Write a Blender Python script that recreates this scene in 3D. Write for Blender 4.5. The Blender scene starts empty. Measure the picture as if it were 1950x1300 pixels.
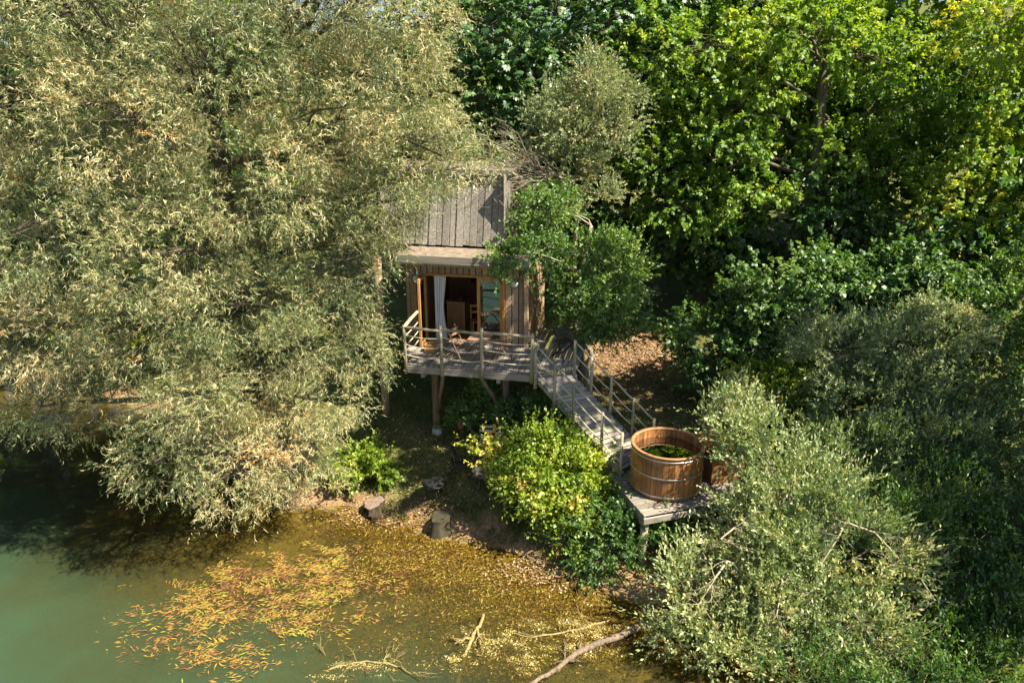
import bpy, math, random
import numpy as np
from mathutils import Vector, Matrix, Euler

R = math.radians
scene = bpy.context.scene
COL = scene.collection

# ------------------------------------------------------------------ camera
cam = bpy.data.cameras.new('camera')
cam.sensor_width = 36.0
cam.lens = 1350 / 1950 * 36
cam.clip_start = 0.1
cam.clip_end = 600
camo = bpy.data.objects.new('camera', cam)
COL.objects.link(camo)
camo.location = (0, 0, 9.8)
camo.rotation_euler = (R(90 - 18.5), 0, 0)
scene.camera = camo

# ------------------------------------------------------------------ sky, sun, exposure
SUN_AZ, SUN_EL = R(26), R(52)          # azimuth measured from +X towards -Y
to_sun = Vector((math.cos(SUN_EL) * math.cos(SUN_AZ), -math.cos(SUN_EL) * math.sin(SUN_AZ), math.sin(SUN_EL)))
world = bpy.data.worlds.new('World')
scene.world = world
world.use_nodes = True
wn = world.node_tree
sky = wn.nodes.new('ShaderNodeTexSky')
sky.sky_type = 'NISHITA'
sky.sun_disc = False
sky.sun_elevation = SUN_EL
sky.sun_rotation = math.atan2(to_sun.x, to_sun.y)
wn.nodes['Background'].inputs['Strength'].default_value = 0.05
wn.links.new(sky.outputs[0], wn.nodes['Background'].inputs['Color'])
sl = bpy.data.lights.new('sun', 'SUN')
sl.energy = 5.0
sl.angle = R(0.5)
sl.color = (1.0, 0.885, 0.65)
so = bpy.data.objects.new('sun', sl)
COL.objects.link(so)
so.rotation_euler = to_sun.to_track_quat('Z', 'Y').to_euler()
so.location = (20, -5, 30)
scene.view_settings.view_transform = 'Standard'
scene.view_settings.look = 'None'
scene.view_settings.exposure = 1.6
scene.view_settings.gamma = 1.0
scene.cycles.max_bounces = 6
scene.cycles.diffuse_bounces = 3
scene.cycles.glossy_bounces = 3
scene.cycles.transmission_bounces = 4
scene.cycles.transparent_max_bounces = 8

# ------------------------------------------------------------------ materials
def newmat(name):
    m = bpy.data.materials.new(name)
    m.use_nodes = True
    t = m.node_tree
    t.nodes.clear()
    out = t.nodes.new('ShaderNodeOutputMaterial')
    return m, t, out

def nd(t, kind, **kw):
    n = t.nodes.new(kind)
    for k, v in kw.items():
        if k in n.inputs:
            n.inputs[k].default_value = v
        else:
            setattr(n, k, v)
    return n

def ramp(t, stops):
    r = t.nodes.new('ShaderNodeValToRGB')
    e = r.color_ramp.elements
    while len(e) < len(stops):
        e.new(0.5)
    for el, (p, c) in zip(e, stops):
        el.position = p
        el.color = (c[0], c[1], c[2], 1)
    return r

def leafmat(name, stops, trans=0.35, gloss=0.04, rough=0.55, tint=(1.15, 1.1, 0.6)):
    m, t, out = newmat(name)
    a = nd(t, 'ShaderNodeAttribute', attribute_name='tone')
    r = ramp(t, stops)
    t.links.new(a.outputs['Fac'], r.inputs[0])
    d = nd(t, 'ShaderNodeBsdfDiffuse')
    tr = nd(t, 'ShaderNodeBsdfTranslucent')
    g = nd(t, 'ShaderNodeBsdfGlossy', Roughness=rough)
    g.inputs['Color'].default_value = (0.9, 0.95, 1, 1)
    mul = nd(t, 'ShaderNodeMix', data_type='RGBA', blend_type='MULTIPLY')
    mul.inputs[0].default_value = 1.0
    mul.inputs[7].default_value = (tint[0], tint[1], tint[2], 1)
    t.links.new(r.outputs[0], mul.inputs[6])
    t.links.new(r.outputs[0], d.inputs['Color'])
    t.links.new(mul.outputs[2], tr.inputs['Color'])
    m1 = nd(t, 'ShaderNodeMixShader'); m1.inputs[0].default_value = trans
    m2 = nd(t, 'ShaderNodeMixShader'); m2.inputs[0].default_value = gloss
    t.links.new(d.outputs[0], m1.inputs[1]); t.links.new(tr.outputs[0], m1.inputs[2])
    t.links.new(m1.outputs[0], m2.inputs[1]); t.links.new(g.outputs[0], m2.inputs[2])
    t.links.new(m2.outputs[0], out.inputs[0])
    return m

def woodmat(name, dark, light, moss=None, mossamt=0.0, rough=0.75, grain=26.0, vary=0.35, axis=0):
    """weathered wood: long grain along the object's X (axis 0) or Z (axis 2), a tone per piece, moss stains"""
    m, t, out = newmat(name)
    tc = nd(t, 'ShaderNodeTexCoord')
    mp = nd(t, 'ShaderNodeMapping')
    sc = [grain, grain, grain]; sc[axis] = grain * 0.05
    mp.inputs['Scale'].default_value = sc
    oi = nd(t, 'ShaderNodeObjectInfo')
    add = nd(t, 'ShaderNodeVectorMath', operation='ADD')
    sca = nd(t, 'ShaderNodeVectorMath', operation='SCALE'); sca.inputs['Scale'].default_value = 37.0
    cmb = nd(t, 'ShaderNodeCombineXYZ')
    for i in range(3):
        t.links.new(oi.outputs['Random'], cmb.inputs[i])
    t.links.new(cmb.outputs[0], sca.inputs[0])
    t.links.new(tc.outputs['Object'], mp.inputs[0])
    t.links.new(mp.outputs[0], add.inputs[0]); t.links.new(sca.outputs[0], add.inputs[1])
    n1 = nd(t, 'ShaderNodeTexNoise', Scale=1.0, Detail=5.0, Roughness=0.65)
    t.links.new(add.outputs[0], n1.inputs['Vector'])
    r = ramp(t, [(0.3, dark), (0.72, light)])
    t.links.new(n1.outputs['Fac'], r.inputs[0])
    mr = nd(t, 'ShaderNodeMapRange'); mr.inputs['To Min'].default_value = 1 - vary; mr.inputs['To Max'].default_value = 1 + vary * 0.6
    t.links.new(oi.outputs['Random'], mr.inputs['Value'])
    hs = nd(t, 'ShaderNodeHueSaturation')
    t.links.new(r.outputs[0], hs.inputs['Color']); t.links.new(mr.outputs[0], hs.inputs['Value'])
    col = hs.outputs[0]
    n2 = nd(t, 'ShaderNodeTexNoise', Scale=3.5, Detail=4.0, Roughness=0.7)
    geo = nd(t, 'ShaderNodeNewGeometry')
    t.links.new(geo.outputs['Position'], n2.inputs['Vector'])
    if moss:
        r2 = ramp(t, [(0.62 - mossamt * 0.3, (0, 0, 0)), (0.78 - mossamt * 0.25, (1, 1, 1))])
        t.links.new(n2.outputs['Fac'], r2.inputs[0])
        mx = nd(t, 'ShaderNodeMix', data_type='RGBA')
        mx.inputs[7].default_value = (moss[0], moss[1], moss[2], 1)
        t.links.new(r2.outputs[0], mx.inputs[0]); t.links.new(col, mx.inputs[6])
        col = mx.outputs[2]
    p = nd(t, 'ShaderNodeBsdfPrincipled', Roughness=rough)
    p.inputs['Specular IOR Level'].default_value = 0.25
    t.links.new(col, p.inputs['Base Color'])
    b = nd(t, 'ShaderNodeBump', Strength=0.5, Distance=0.006)
    t.links.new(n1.outputs['Fac'], b.inputs['Height']); t.links.new(b.outputs[0], p.inputs['Normal'])
    t.links.new(p.outputs[0], out.inputs[0])
    return m

def plain(name, c, rough=0.6, metal=0.0, c2=None, scale=8.0, spec=0.4):
    m, t, out = newmat(name)
    p = nd(t, 'ShaderNodeBsdfPrincipled', Roughness=rough, Metallic=metal)
    p.inputs['Specular IOR Level'].default_value = spec
    tc = nd(t, 'ShaderNodeTexCoord')
    n = nd(t, 'ShaderNodeTexNoise', Scale=scale, Detail=5.0, Roughness=0.65)
    t.links.new(tc.outputs['Object'], n.inputs['Vector'])
    c2 = c2 or tuple(k * 0.65 for k in c)
    r = ramp(t, [(0.3, c2), (0.7, c)])
    t.links.new(n.outputs['Fac'], r.inputs[0]); t.links.new(r.outputs[0], p.inputs['Base Color'])
    b = nd(t, 'ShaderNodeBump', Strength=0.25, Distance=0.01)
    t.links.new(n.outputs['Fac'], b.inputs['Height']); t.links.new(b.outputs[0], p.inputs['Normal'])
    t.links.new(p.outputs[0], out.inputs[0])
    return m

M = {}
M['deck'] = woodmat('deck_wood', (0.14, 0.122, 0.11), (0.38, 0.35, 0.33), (0.11, 0.125, 0.05), 0.28, vary=0.3, axis=0)
M['post'] = woodmat('post_wood', (0.16, 0.145, 0.105), (0.42, 0.385, 0.29), (0.14, 0.155, 0.065), 0.35, vary=0.2, axis=2)
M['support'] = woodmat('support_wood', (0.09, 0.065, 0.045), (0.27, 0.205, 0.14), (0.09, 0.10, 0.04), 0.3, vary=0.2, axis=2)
M['rail'] = woodmat('rail_wood', (0.20, 0.175, 0.13), (0.48, 0.44, 0.34), (0.15, 0.16, 0.08), 0.2, vary=0.2, axis=0)
M['clad'] = woodmat('cladding_wood', (0.20, 0.135, 0.085), (0.48, 0.35, 0.24), (0.14, 0.13, 0.07), 0.12, vary=0.3, axis=2)
M['upper'] = woodmat('grey_board_wood', (0.145, 0.134, 0.13), (0.36, 0.335, 0.318), (0.10, 0.10, 0.07), 0.1, vary=0.28, grain=18, axis=2)
M['fascia'] = woodmat('fascia_wood', (0.15, 0.14, 0.13), (0.36, 0.33, 0.30), vary=0.15, axis=0)
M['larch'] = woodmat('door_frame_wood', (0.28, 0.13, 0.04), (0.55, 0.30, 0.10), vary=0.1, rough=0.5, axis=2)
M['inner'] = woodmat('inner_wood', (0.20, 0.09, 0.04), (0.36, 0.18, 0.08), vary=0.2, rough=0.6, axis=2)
M['chairwood'] = woodmat('chair_wood', (0.20, 0.12, 0.08), (0.40, 0.26, 0.18), vary=0.1, axis=0)
M['slatwhite'] = woodmat('pale_slat_wood', (0.42, 0.38, 0.32), (0.68, 0.64, 0.56), vary=0.1, axis=0)
M['stave'] = woodmat('tub_cedar', (0.22, 0.095, 0.036), (0.44, 0.21, 0.08), (0.12, 0.07, 0.035), 0.5, vary=0.32, grain=16, rough=0.55, axis=2)
M['tubrim'] = woodmat('tub_rim_cedar', (0.24, 0.12, 0.06), (0.48, 0.28, 0.15), vary=0.15, rough=0.55, axis=0)
M['hoop'] = plain('hoop_steel', (0.62, 0.60, 0.57), 0.35, 0.9)
M['rope'] = plain('rope_fibre', (0.62, 0.58, 0.46), 0.9, c2=(0.40, 0.37, 0.27), scale=30)
M['black'] = plain('black_metal', (0.02, 0.02, 0.022), 0.5)
M['iron'] = plain('dull_iron', (0.12, 0.12, 0.13), 0.55, 0.6)
M['concrete'] = plain('concrete', (0.45, 0.44, 0.42), 0.9)
M['terracotta'] = plain('terracotta', (0.36, 0.17, 0.10), 0.85)
M['cushion'] = plain('wine_red_cloth', (0.16, 0.02, 0.03), 0.9)
M['white'] = plain('white_laminate', (0.72, 0.70, 0.66), 0.4)
M['lamp'] = plain('lamp_glass', (0.62, 0.64, 0.58), 0.25, c2=(0.5, 0.52, 0.46))
M['roof'] = plain('roof_felt', (0.30, 0.24, 0.20), 0.9, c2=(0.10, 0.085, 0.07), scale=5)
M['cover'] = woodmat('rust_brown_cover', (0.22, 0.09, 0.035), (0.46, 0.20, 0.07), vary=0.05, rough=0.45, grain=8)
M['bark'] = woodmat('tree_bark', (0.05, 0.042, 0.03), (0.17, 0.15, 0.115), (0.06, 0.07, 0.03), 0.2, grain=14, vary=0.2, axis=2)
M['palebark'] = woodmat('pale_bark', (0.16, 0.135, 0.10), (0.40, 0.36, 0.29), grain=22, vary=0.15, axis=2)
M['log'] = woodmat('wet_log_bark', (0.07, 0.05, 0.035), (0.28, 0.22, 0.165), grain=22, vary=0.1, axis=2)
M['algaebark'] = woodmat('algae_crusted_bark', (0.16, 0.12, 0.05), (0.40, 0.33, 0.15), grain=22, vary=0.15, axis=2)
M['deadbark'] = woodmat('dead_twig_bark', (0.20, 0.16, 0.12), (0.46, 0.40, 0.32), grain=22, vary=0.15, axis=2)
M['stump'] = woodmat('stump_bark', (0.025, 0.019, 0.013), (0.09, 0.068, 0.048), grain=20, vary=0.1, axis=2)
M['cut'] = plain('cut_wood_face', (0.27, 0.20, 0.165), 0.85, c2=(0.13, 0.09, 0.07), scale=14)
M['rock'] = plain('mossy_root_stock', (0.075, 0.06, 0.042), 0.95, c2=(0.022, 0.026, 0.013), scale=6)

M['membrane'] = plain('dark_backing', (0.03, 0.026, 0.022), 0.9)

def curtain_mat():
    m, t, out = newmat('curtain_cloth')
    d = nd(t, 'ShaderNodeBsdfDiffuse'); d.inputs[0].default_value = (0.85, 0.88, 0.92, 1)
    tr = nd(t, 'ShaderNodeBsdfTranslucent'); tr.inputs[0].default_value = (0.7, 0.74, 0.8, 1)
    mx = nd(t, 'ShaderNodeMixShader'); mx.inputs[0].default_value = 0.3
    t.links.new(d.outputs[0], mx.inputs[1]); t.links.new(tr.outputs[0], mx.inputs[2]); t.links.new(mx.outputs[0], out.inputs[0])
    return m
M['curtain'] = curtain_mat()

def glass_mat():
    m, t, out = newmat('window_glass')
    g = nd(t, 'ShaderNodeBsdfGlossy', Roughness=0.01)
    tr = nd(t, 'ShaderNodeBsdfTransparent'); tr.inputs[0].default_value = (0.80, 0.86, 0.84, 1)
    f = nd(t, 'ShaderNodeFresnel', IOR=1.52)
    mr = nd(t, 'ShaderNodeMath', operation='MULTIPLY_ADD'); mr.inputs[1].default_value = 1.7; mr.inputs[2].default_value = 0.16
    t.links.new(f.outputs[0], mr.inputs[0])
    mx = nd(t, 'ShaderNodeMixShader')
    t.links.new(mr.outputs[0], mx.inputs[0]); t.links.new(tr.outputs[0], mx.inputs[1]); t.links.new(g.outputs[0], mx.inputs[2])
    t.links.new(mx.outputs[0], out.inputs[0])
    return m
M['glass'] = glass_mat()

def water_mat(name, murk, tint, attr=True):
    m, t, out = newmat(name)
    tr = nd(t, 'ShaderNodeBsdfTransparent'); tr.inputs[0].default_value = (*tint, 1)
    d = nd(t, 'ShaderNodeBsdfDiffuse'); d.inputs[0].default_value = (*murk, 1)
    body = nd(t, 'ShaderNodeMixShader')
    if attr:
        a = nd(t, 'ShaderNodeAttribute', attribute_name='murk')
        t.links.new(a.outputs['Fac'], body.inputs[0])
        n = nd(t, 'ShaderNodeTexNoise', Scale=0.55, Detail=4.0)
        geo = nd(t, 'ShaderNodeNewGeometry'); t.links.new(geo.outputs['Position'], n.inputs['Vector'])
        ma = nd(t, 'ShaderNodeMath', operation='MULTIPLY_ADD'); ma.inputs[1].default_value = 0.5
        t.links.new(n.outputs['Fac'], ma.inputs[0]); t.links.new(a.outputs['Fac'], ma.inputs[2])
        r = ramp(t, [(0.3, (murk[0] * 1.3, murk[1] * .95, murk[2] * .7)), (0.6, (murk[0] * .95, murk[1] * 1.0, murk[2])), (0.84, (murk[0] * .95, murk[1] * 1.75, murk[2] * 2.3))])
        mh = nd(t, 'ShaderNodeMath', operation='MULTIPLY'); mh.inputs[1].default_value = 0.74
        t.links.new(ma.outputs[0], mh.inputs[0])
        t.links.new(mh.outputs[0], r.inputs[0]); t.links.new(r.outputs[0], d.inputs[0])
    else:
        body.inputs[0].default_value = 0.6
    t.links.new(tr.outputs[0], body.inputs[1]); t.links.new(d.outputs[0], body.inputs[2])
    g = nd(t, 'ShaderNodeBsdfGlossy', Roughness=0.02)
    if not attr:
        g.inputs['Color'].default_value = (0.5, 0.45, 0.38, 1)
    f = nd(t, 'ShaderNodeFresnel', IOR=1.33)
    mx = nd(t, 'ShaderNodeMixShader')
    t.links.new(f.outputs[0], mx.inputs[0]); t.links.new(body.outputs[0], mx.inputs[1]); t.links.new(g.outputs[0], mx.inputs[2])
    n2 = nd(t, 'ShaderNodeTexNoise', Scale=3.0, Detail=3.0)
    tc = nd(t, 'ShaderNodeTexCoord'); t.links.new(tc.outputs['Object'], n2.inputs['Vector'])
    b = nd(t, 'ShaderNodeBump', Strength=0.10, Distance=0.05)
    t.links.new(n2.outputs['Fac'], b.inputs['Height']); t.links.new(b.outputs[0], g.inputs['Normal']); t.links.new(b.outputs[0], f.inputs['Normal'])
    t.links.new(mx.outputs[0], out.inputs[0])
    return m
M['water'] = water_mat('pond_water', (0.044, 0.047, 0.021), (0.86, 0.82, 0.56))
M['tubwater'] = water_mat('tub_water', (0.03, 0.022, 0.01), (0.5, 0.36, 0.18), attr=False)

def ground_mat():
    m, t, out = newmat('ground_soil')
    geo = nd(t, 'ShaderNodeNewGeometry')
    n = nd(t, 'ShaderNodeTexNoise', Scale=0.6, Detail=5.0, Roughness=0.6)
    n2 = nd(t, 'ShaderNodeTexNoise', Scale=14.0, Detail=6.0, Roughness=0.75)
    n3 = nd(t, 'ShaderNodeTexVoronoi', Scale=26.0)
    for k in (n, n2, n3):
        t.links.new(geo.outputs['Position'], k.inputs['Vector'])
    lit = ramp(t, [(0.3, (0.10, 0.062, 0.035)), (0.55, (0.30, 0.19, 0.115)), (0.75, (0.46, 0.32, 0.20))])
    t.links.new(n2.outputs['Fac'], lit.inputs[0])
    gr = ramp(t, [(0.3, (0.055, 0.068, 0.02)), (0.7, (0.15, 0.165, 0.055))])
    t.links.new(n2.outputs['Fac'], gr.inputs[0])
    bed = ramp(t, [(0.3, (0.075, 0.06, 0.027)), (0.7, (0.24, 0.19, 0.085))])
    t.links.new(n2.outputs['Fac'], bed.inputs[0])
    a = nd(t, 'ShaderNodeAttribute', attribute_name='grass')
    ad = nd(t, 'ShaderNodeMath', operation='ADD')
    s = nd(t, 'ShaderNodeMath', operation='MULTIPLY_ADD'); s.inputs[1].default_value = 2.4; s.inputs[2].default_value = -1.2
    t.links.new(n.outputs['Fac'], s.inputs[0]); t.links.new(s.outputs[0], ad.inputs[0]); t.links.new(a.outputs['Fac'], ad.inputs[1])
    ad.use_clamp = True
    mx = nd(t, 'ShaderNodeMix', data_type='RGBA')
    t.links.new(ad.outputs[0], mx.inputs[0]); t.links.new(lit.outputs[0], mx.inputs[6]); t.links.new(gr.outputs[0], mx.inputs[7])
    w = nd(t, 'ShaderNodeAttribute', attribute_name='bed')
    mx2 = nd(t, 'ShaderNodeMix', data_type='RGBA')
    t.links.new(w.outputs['Fac'], mx2.inputs[0]); t.links.new(mx.outputs[2], mx2.inputs[6]); t.links.new(bed.outputs[0], mx2.inputs[7])
    p = nd(t, 'ShaderNodeBsdfPrincipled', Roughness=0.95)
    p.inputs['Specular IOR Level'].default_value = 0.15
    t.links.new(mx2.outputs[2], p.inputs['Base Color'])
    b = nd(t, 'ShaderNodeBump', Strength=0.8, Distance=0.03)
    t.links.new(n2.outputs['Fac'], b.inputs['Height']); t.links.new(b.outputs[0], p.inputs['Normal'])
    t.links.new(p.outputs[0], out.inputs[0])
    return m
M['ground'] = ground_mat()

# leaf palettes (tone 0..1 picks the leaf's own colour)
M['willow'] = leafmat('willow_leaf', [(0.0, (0.05, 0.105, 0.035)), (0.3, (0.145, 0.20, 0.075)), (0.55, (0.35, 0.345, 0.16)), (0.85, (0.60, 0.53, 0.315)), (0.95, (0.60, 0.50, 0.28)), (1.0, (0.56, 0.28, 0.085))], 0.32, 0.06, 0.52, (1.0, 1.08, 0.47))
M['chestnut'] = leafmat('chestnut_leaf', [(0.0, (0.03, 0.085, 0.022)), (0.6, (0.08, 0.175, 0.045)), (1.0, (0.17, 0.26, 0.07))], 0.3, 0.06, 0.45, (1.3, 1.4, 0.4))
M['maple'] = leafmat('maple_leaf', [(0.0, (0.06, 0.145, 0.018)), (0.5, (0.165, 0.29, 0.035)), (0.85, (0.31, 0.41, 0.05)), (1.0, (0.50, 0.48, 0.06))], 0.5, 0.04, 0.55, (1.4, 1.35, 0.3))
M['sallow'] = leafmat('sallow_leaf', [(0.0, (0.10, 0.17, 0.07)), (0.5, (0.24, 0.31, 0.15)), (0.9, (0.38, 0.40, 0.22)), (1.0, (0.38, 0.26, 0.13))], 0.35, 0.05, 0.5)
M['alder'] = leafmat('alder_leaf', [(0.0, (0.05, 0.12, 0.028)), (0.6, (0.12, 0.23, 0.05)), (1.0, (0.27, 0.35, 0.07))], 0.42, 0.05, 0.5, (1.4, 1.35, 0.4))
M['oleaster'] = leafmat('oleaster_leaf', [(0.0, (0.09, 0.16, 0.06)), (0.45, (0.21, 0.29, 0.12)), (0.8, (0.38, 0.43, 0.21)), (1.0, (0.55, 0.52, 0.26))], 0.35, 0.06, 0.5, (1.15, 1.15, 0.5))
M['yellow'] = leafmat('yellow_green_leaf', [(0.0, (0.08, 0.17, 0.02)), (0.5, (0.23, 0.34, 0.035)), (0.85, (0.44, 0.50, 0.06)), (1.0, (0.56, 0.40, 0.16))], 0.45, 0.04, 0.5, (1.3, 1.2, 0.3))
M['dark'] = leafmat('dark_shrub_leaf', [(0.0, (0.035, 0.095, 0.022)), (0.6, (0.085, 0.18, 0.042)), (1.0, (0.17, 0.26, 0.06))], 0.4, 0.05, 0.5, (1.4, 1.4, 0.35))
M['weed'] = leafmat('pondweed_leaf', [(0.0, (0.12, 0.06, 0.035)), (0.3, (0.27, 0.135, 0.06)), (0.55, (0.36, 0.23, 0.06)), (0.75, (0.36, 0.31, 0.06)), (1.0, (0.22, 0.28, 0.04))], 0.1, 0.03, 0.4)
M['gold'] = leafmat('golden_algae', [(0.0, (0.07, 0.045, 0.022)), (0.4, (0.21, 0.135, 0.05)), (0.75, (0.36, 0.26, 0.07)), (1.0, (0.30, 0.30, 0.06))], 0.1, 0.0, 0.4)
M['algae'] = leafmat('pale_algae', [(0.0, (0.26, 0.20, 0.06)), (0.6, (0.46, 0.38, 0.14)), (1.0, (0.56, 0.47, 0.20))], 0.15, 0.05, 0.4)
M['litter'] = leafmat('fallen_leaf', [(0.0, (0.11, 0.065, 0.035)), (0.5, (0.28, 0.18, 0.10)), (1.0, (0.44, 0.32, 0.20))], 0.1, 0.04, 0.5)
M['grass'] = leafmat('grass_blade', [(0.0, (0.04, 0.07, 0.015)), (0.6, (0.11, 0.15, 0.035)), (1.0, (0.20, 0.21, 0.06))], 0.3, 0.03, 0.4)

# ------------------------------------------------------------------ mesh helpers
def tag(o, label=None, cat=None, group=None, kind=None):
    for k, v in (('label', label), ('category', cat), ('group', group), ('kind', kind)):
        if v:
            o[k] = v
    return o

def link(o, parent=None):
    COL.objects.link(o)
    if parent is not None:
        o.parent = parent
    return o

def empty(name, loc, rz=0.0, label=None, cat=None, group=None):
    o = bpy.data.objects.new(name, None)
    o.empty_display_size = 0.2
    link(o)
    o.location = loc
    o.rotation_euler = (0, 0, rz)
    return tag(o, label, cat, group)

class MB:
    def __init__(self):
        self.v = []; self.f = []; self.s = []
    def quadbox(self, c, s, rot=None):
        hx, hy, hz = s[0] / 2, s[1] / 2, s[2] / 2
        b = len(self.v)
        for x in (-hx, hx):
            for y in (-hy, hy):
                for z in (-hz, hz):
                    p = Vector((x, y, z))
                    if rot is not None:
                        p = rot @ p
                    self.v.append((p.x + c[0], p.y + c[1], p.z + c[2]))
        for q in ((0, 1, 3, 2), (4, 6, 7, 5), (0, 4, 5, 1), (2, 3, 7, 6), (0, 2, 6, 4), (1, 5, 7, 3)):
            self.f.append(tuple(b + k for k in q)); self.s.append(False)
        return self
    def bar(self, a, bb, w, h, up=(0, 0, 1)):
        a = Vector(a); bb = Vector(bb); d = bb - a
        x = d.normalized(); y = Vector(up).cross(x)
        if y.length < 1e-4:
            y = Vector((0, 1, 0)).cross(x)
        y.normalize(); z = x.cross(y)
        rot = Matrix((x, y, z)).transposed()
        return self.quadbox((a + bb) / 2, (d.length, w, h), rot)
    def tube(self, pts, rad, n=8, cap=True, smooth=True):
        pts = [Vector(p) for p in pts]
        if not hasattr(rad, '__len__'):
            rad = [rad] * len(pts)
        b = len(self.v); prev = None
        for i, p in enumerate(pts):
            d = (pts[min(i + 1, len(pts) - 1)] - pts[max(i - 1, 0)])
            d = d.normalized() if d.length > 1e-9 else Vector((0, 0, 1))
            if prev is None:
                u = d.orthogonal().normalized()
            else:
                u = (prev - d * prev.dot(d))
                u = u.normalized() if u.length > 1e-6 else d.orthogonal().normalized()
            prev = u; w = d.cross(u)
            for k in range(n):
                a = 2 * math.pi * k / n
                q = p + (u * math.cos(a) + w * math.sin(a)) * rad[i]
                self.v.append(tuple(q))
        for i in range(len(pts) - 1):
            for k in range(n):
                k2 = (k + 1) % n
                self.f.append((b + i * n + k, b + i * n + k2, b + (i + 1) * n + k2, b + (i + 1) * n + k)); self.s.append(smooth)
        if cap:
            self.f.append(tuple(b + k for k in reversed(range(n)))); self.s.append(False)
            self.f.append(tuple(b + (len(pts) - 1) * n + k for k in range(n))); self.s.append(False)
        return self
    def lathe(self, prof, n=32, c=(0, 0, 0)):
        b = len(self.v)
        for r, z in prof:
            for k in range(n):
                a = 2 * math.pi * k / n
                self.v.append((c[0] + r * math.cos(a), c[1] + r * math.sin(a), c[2] + z))
        for i in range(len(prof) - 1):
            for k in range(n):
                k2 = (k + 1) % n
                self.f.append((b + i * n + k, b + i * n + k2, b + (i + 1) * n + k2, b + (i + 1) * n + k)); self.s.append(True)
        return self
    def poly(self, pts):
        b = len(self.v)
        self.v += [tuple(p) for p in pts]
        self.f.append(tuple(range(b, b + len(pts)))); self.s.append(False)
        return self
    def mesh(self, name, mat):
        me = bpy.data.meshes.new(name)
        me.from_pydata(self.v, [], self.f)
        me.polygons.foreach_set('use_smooth', self.s)
        me.materials.append(mat)
        return me
    def build(self, name, mat, parent=None):
        o = bpy.data.objects.new(name, self.mesh(name, mat))
        return link(o, parent)

_cache = {}
def board(name, parent, L, W, T, loc, rot=(0, 0, 0), mat=None, mtx=None, ch=0.006):
    """one plank, length along its own X, long edges chamfered"""
    key = (name, round(L, 3), round(W, 3), round(T, 3), mat.name)
    if key not in _cache:
        mb = MB(); hw, ht = W / 2, T / 2; c = min(ch, W * .3, T * .3)
        prof = [(-hw + c, -ht), (hw - c, -ht), (hw, -ht + c), (hw, ht - c), (hw - c, ht), (-hw + c, ht), (-hw, ht - c), (-hw, -ht + c)]
        for x in (-L / 2, L / 2):
            mb.v += [(x, y, z) for y, z in prof]
        for k in range(8):
            k2 = (k + 1) % 8
            mb.f.append((k, k2, 8 + k2, 8 + k)); mb.s.append(False)
        mb.f.append(tuple(reversed(range(8)))); mb.s.append(False)
        mb.f.append(tuple(range(8, 16))); mb.s.append(False)
        _cache[key] = mb.mesh(name, mat)
    o = bpy.data.objects.new(name, _cache[key])
    link(o, parent)
    if mtx is not None:
        o.matrix_local = mtx
    else:
        o.location = loc; o.rotation_euler = rot
    return o

def along(a, b, up=(0, 0, 1), roll=0):
    """matrix whose X runs from a to b, centred between them"""
    a = Vector(a); b = Vector(b)
    x = (b - a).normalized(); y = Vector(up).cross(x).normalized(); z = x.cross(y)
    m = Matrix((x, y, z)).transposed().to_4x4()
    m.translation = (a + b) / 2
    return m

def upright(z0, z1, x, y, jit=0.0):
    """matrix for a plank standing upright: its X runs up"""
    return along((x, y, z0), (x, y, z1), up=(0, -1, 0))

def quads(name, V, tone, mat, parent=None, nv=4):
    """V: (n, nv, 3) separate faces, tone: (n,) colour of each leaf"""
    n = V.shape[0]
    me = bpy.data.meshes.new(name)
    me.vertices.add(n * nv); me.loops.add(n * nv); me.polygons.add(n)
    me.vertices.foreach_set('co', V.astype(np.float32).ravel())
    me.loops.foreach_set('vertex_index', np.arange(n * nv, dtype=np.int32))
    me.polygons.foreach_set('loop_start', np.arange(0, n * nv, nv, dtype=np.int32))
    me.update()
    at = me.attributes.new('tone', 'FLOAT', 'POINT')
    at.data.foreach_set('value', np.repeat(np.clip(tone, 0, 1).astype(np.float32), nv))
    me.materials.append(mat)
    o = bpy.data.objects.new(name, me)
    return link(o, parent)

def unit(a):
    return a / np.maximum(np.linalg.norm(a, axis=-1, keepdims=True), 1e-9)

def leaftris(P, D, N, L, W):
    D = unit(D)
    S = unit(np.cross(D, N))
    V = np.empty((len(P), 3, 3))
    V[:, 0] = P + S * (W * .5)[:, None]
    V[:, 1] = P - S * (W * .5)[:, None]
    V[:, 2] = P + D * L[:, None]
    return V

def leafquads(rng, P, D, N, L, W, wide=0.45, fold=0.18):
    D = unit(D)
    S = unit(np.cross(D, N)); N2 = np.cross(S, D)
    L = L[:, None]; W = W[:, None]
    V = np.empty((len(P), 4, 3))
    V[:, 0] = P
    mid = P + D * L * wide
    lift = N2 * W * fold
    V[:, 1] = mid + S * W * .5 + lift
    V[:, 2] = P + D * L - N2 * L * 0.08
    V[:, 3] = mid - S * W * .5 + lift
    return V

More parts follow.
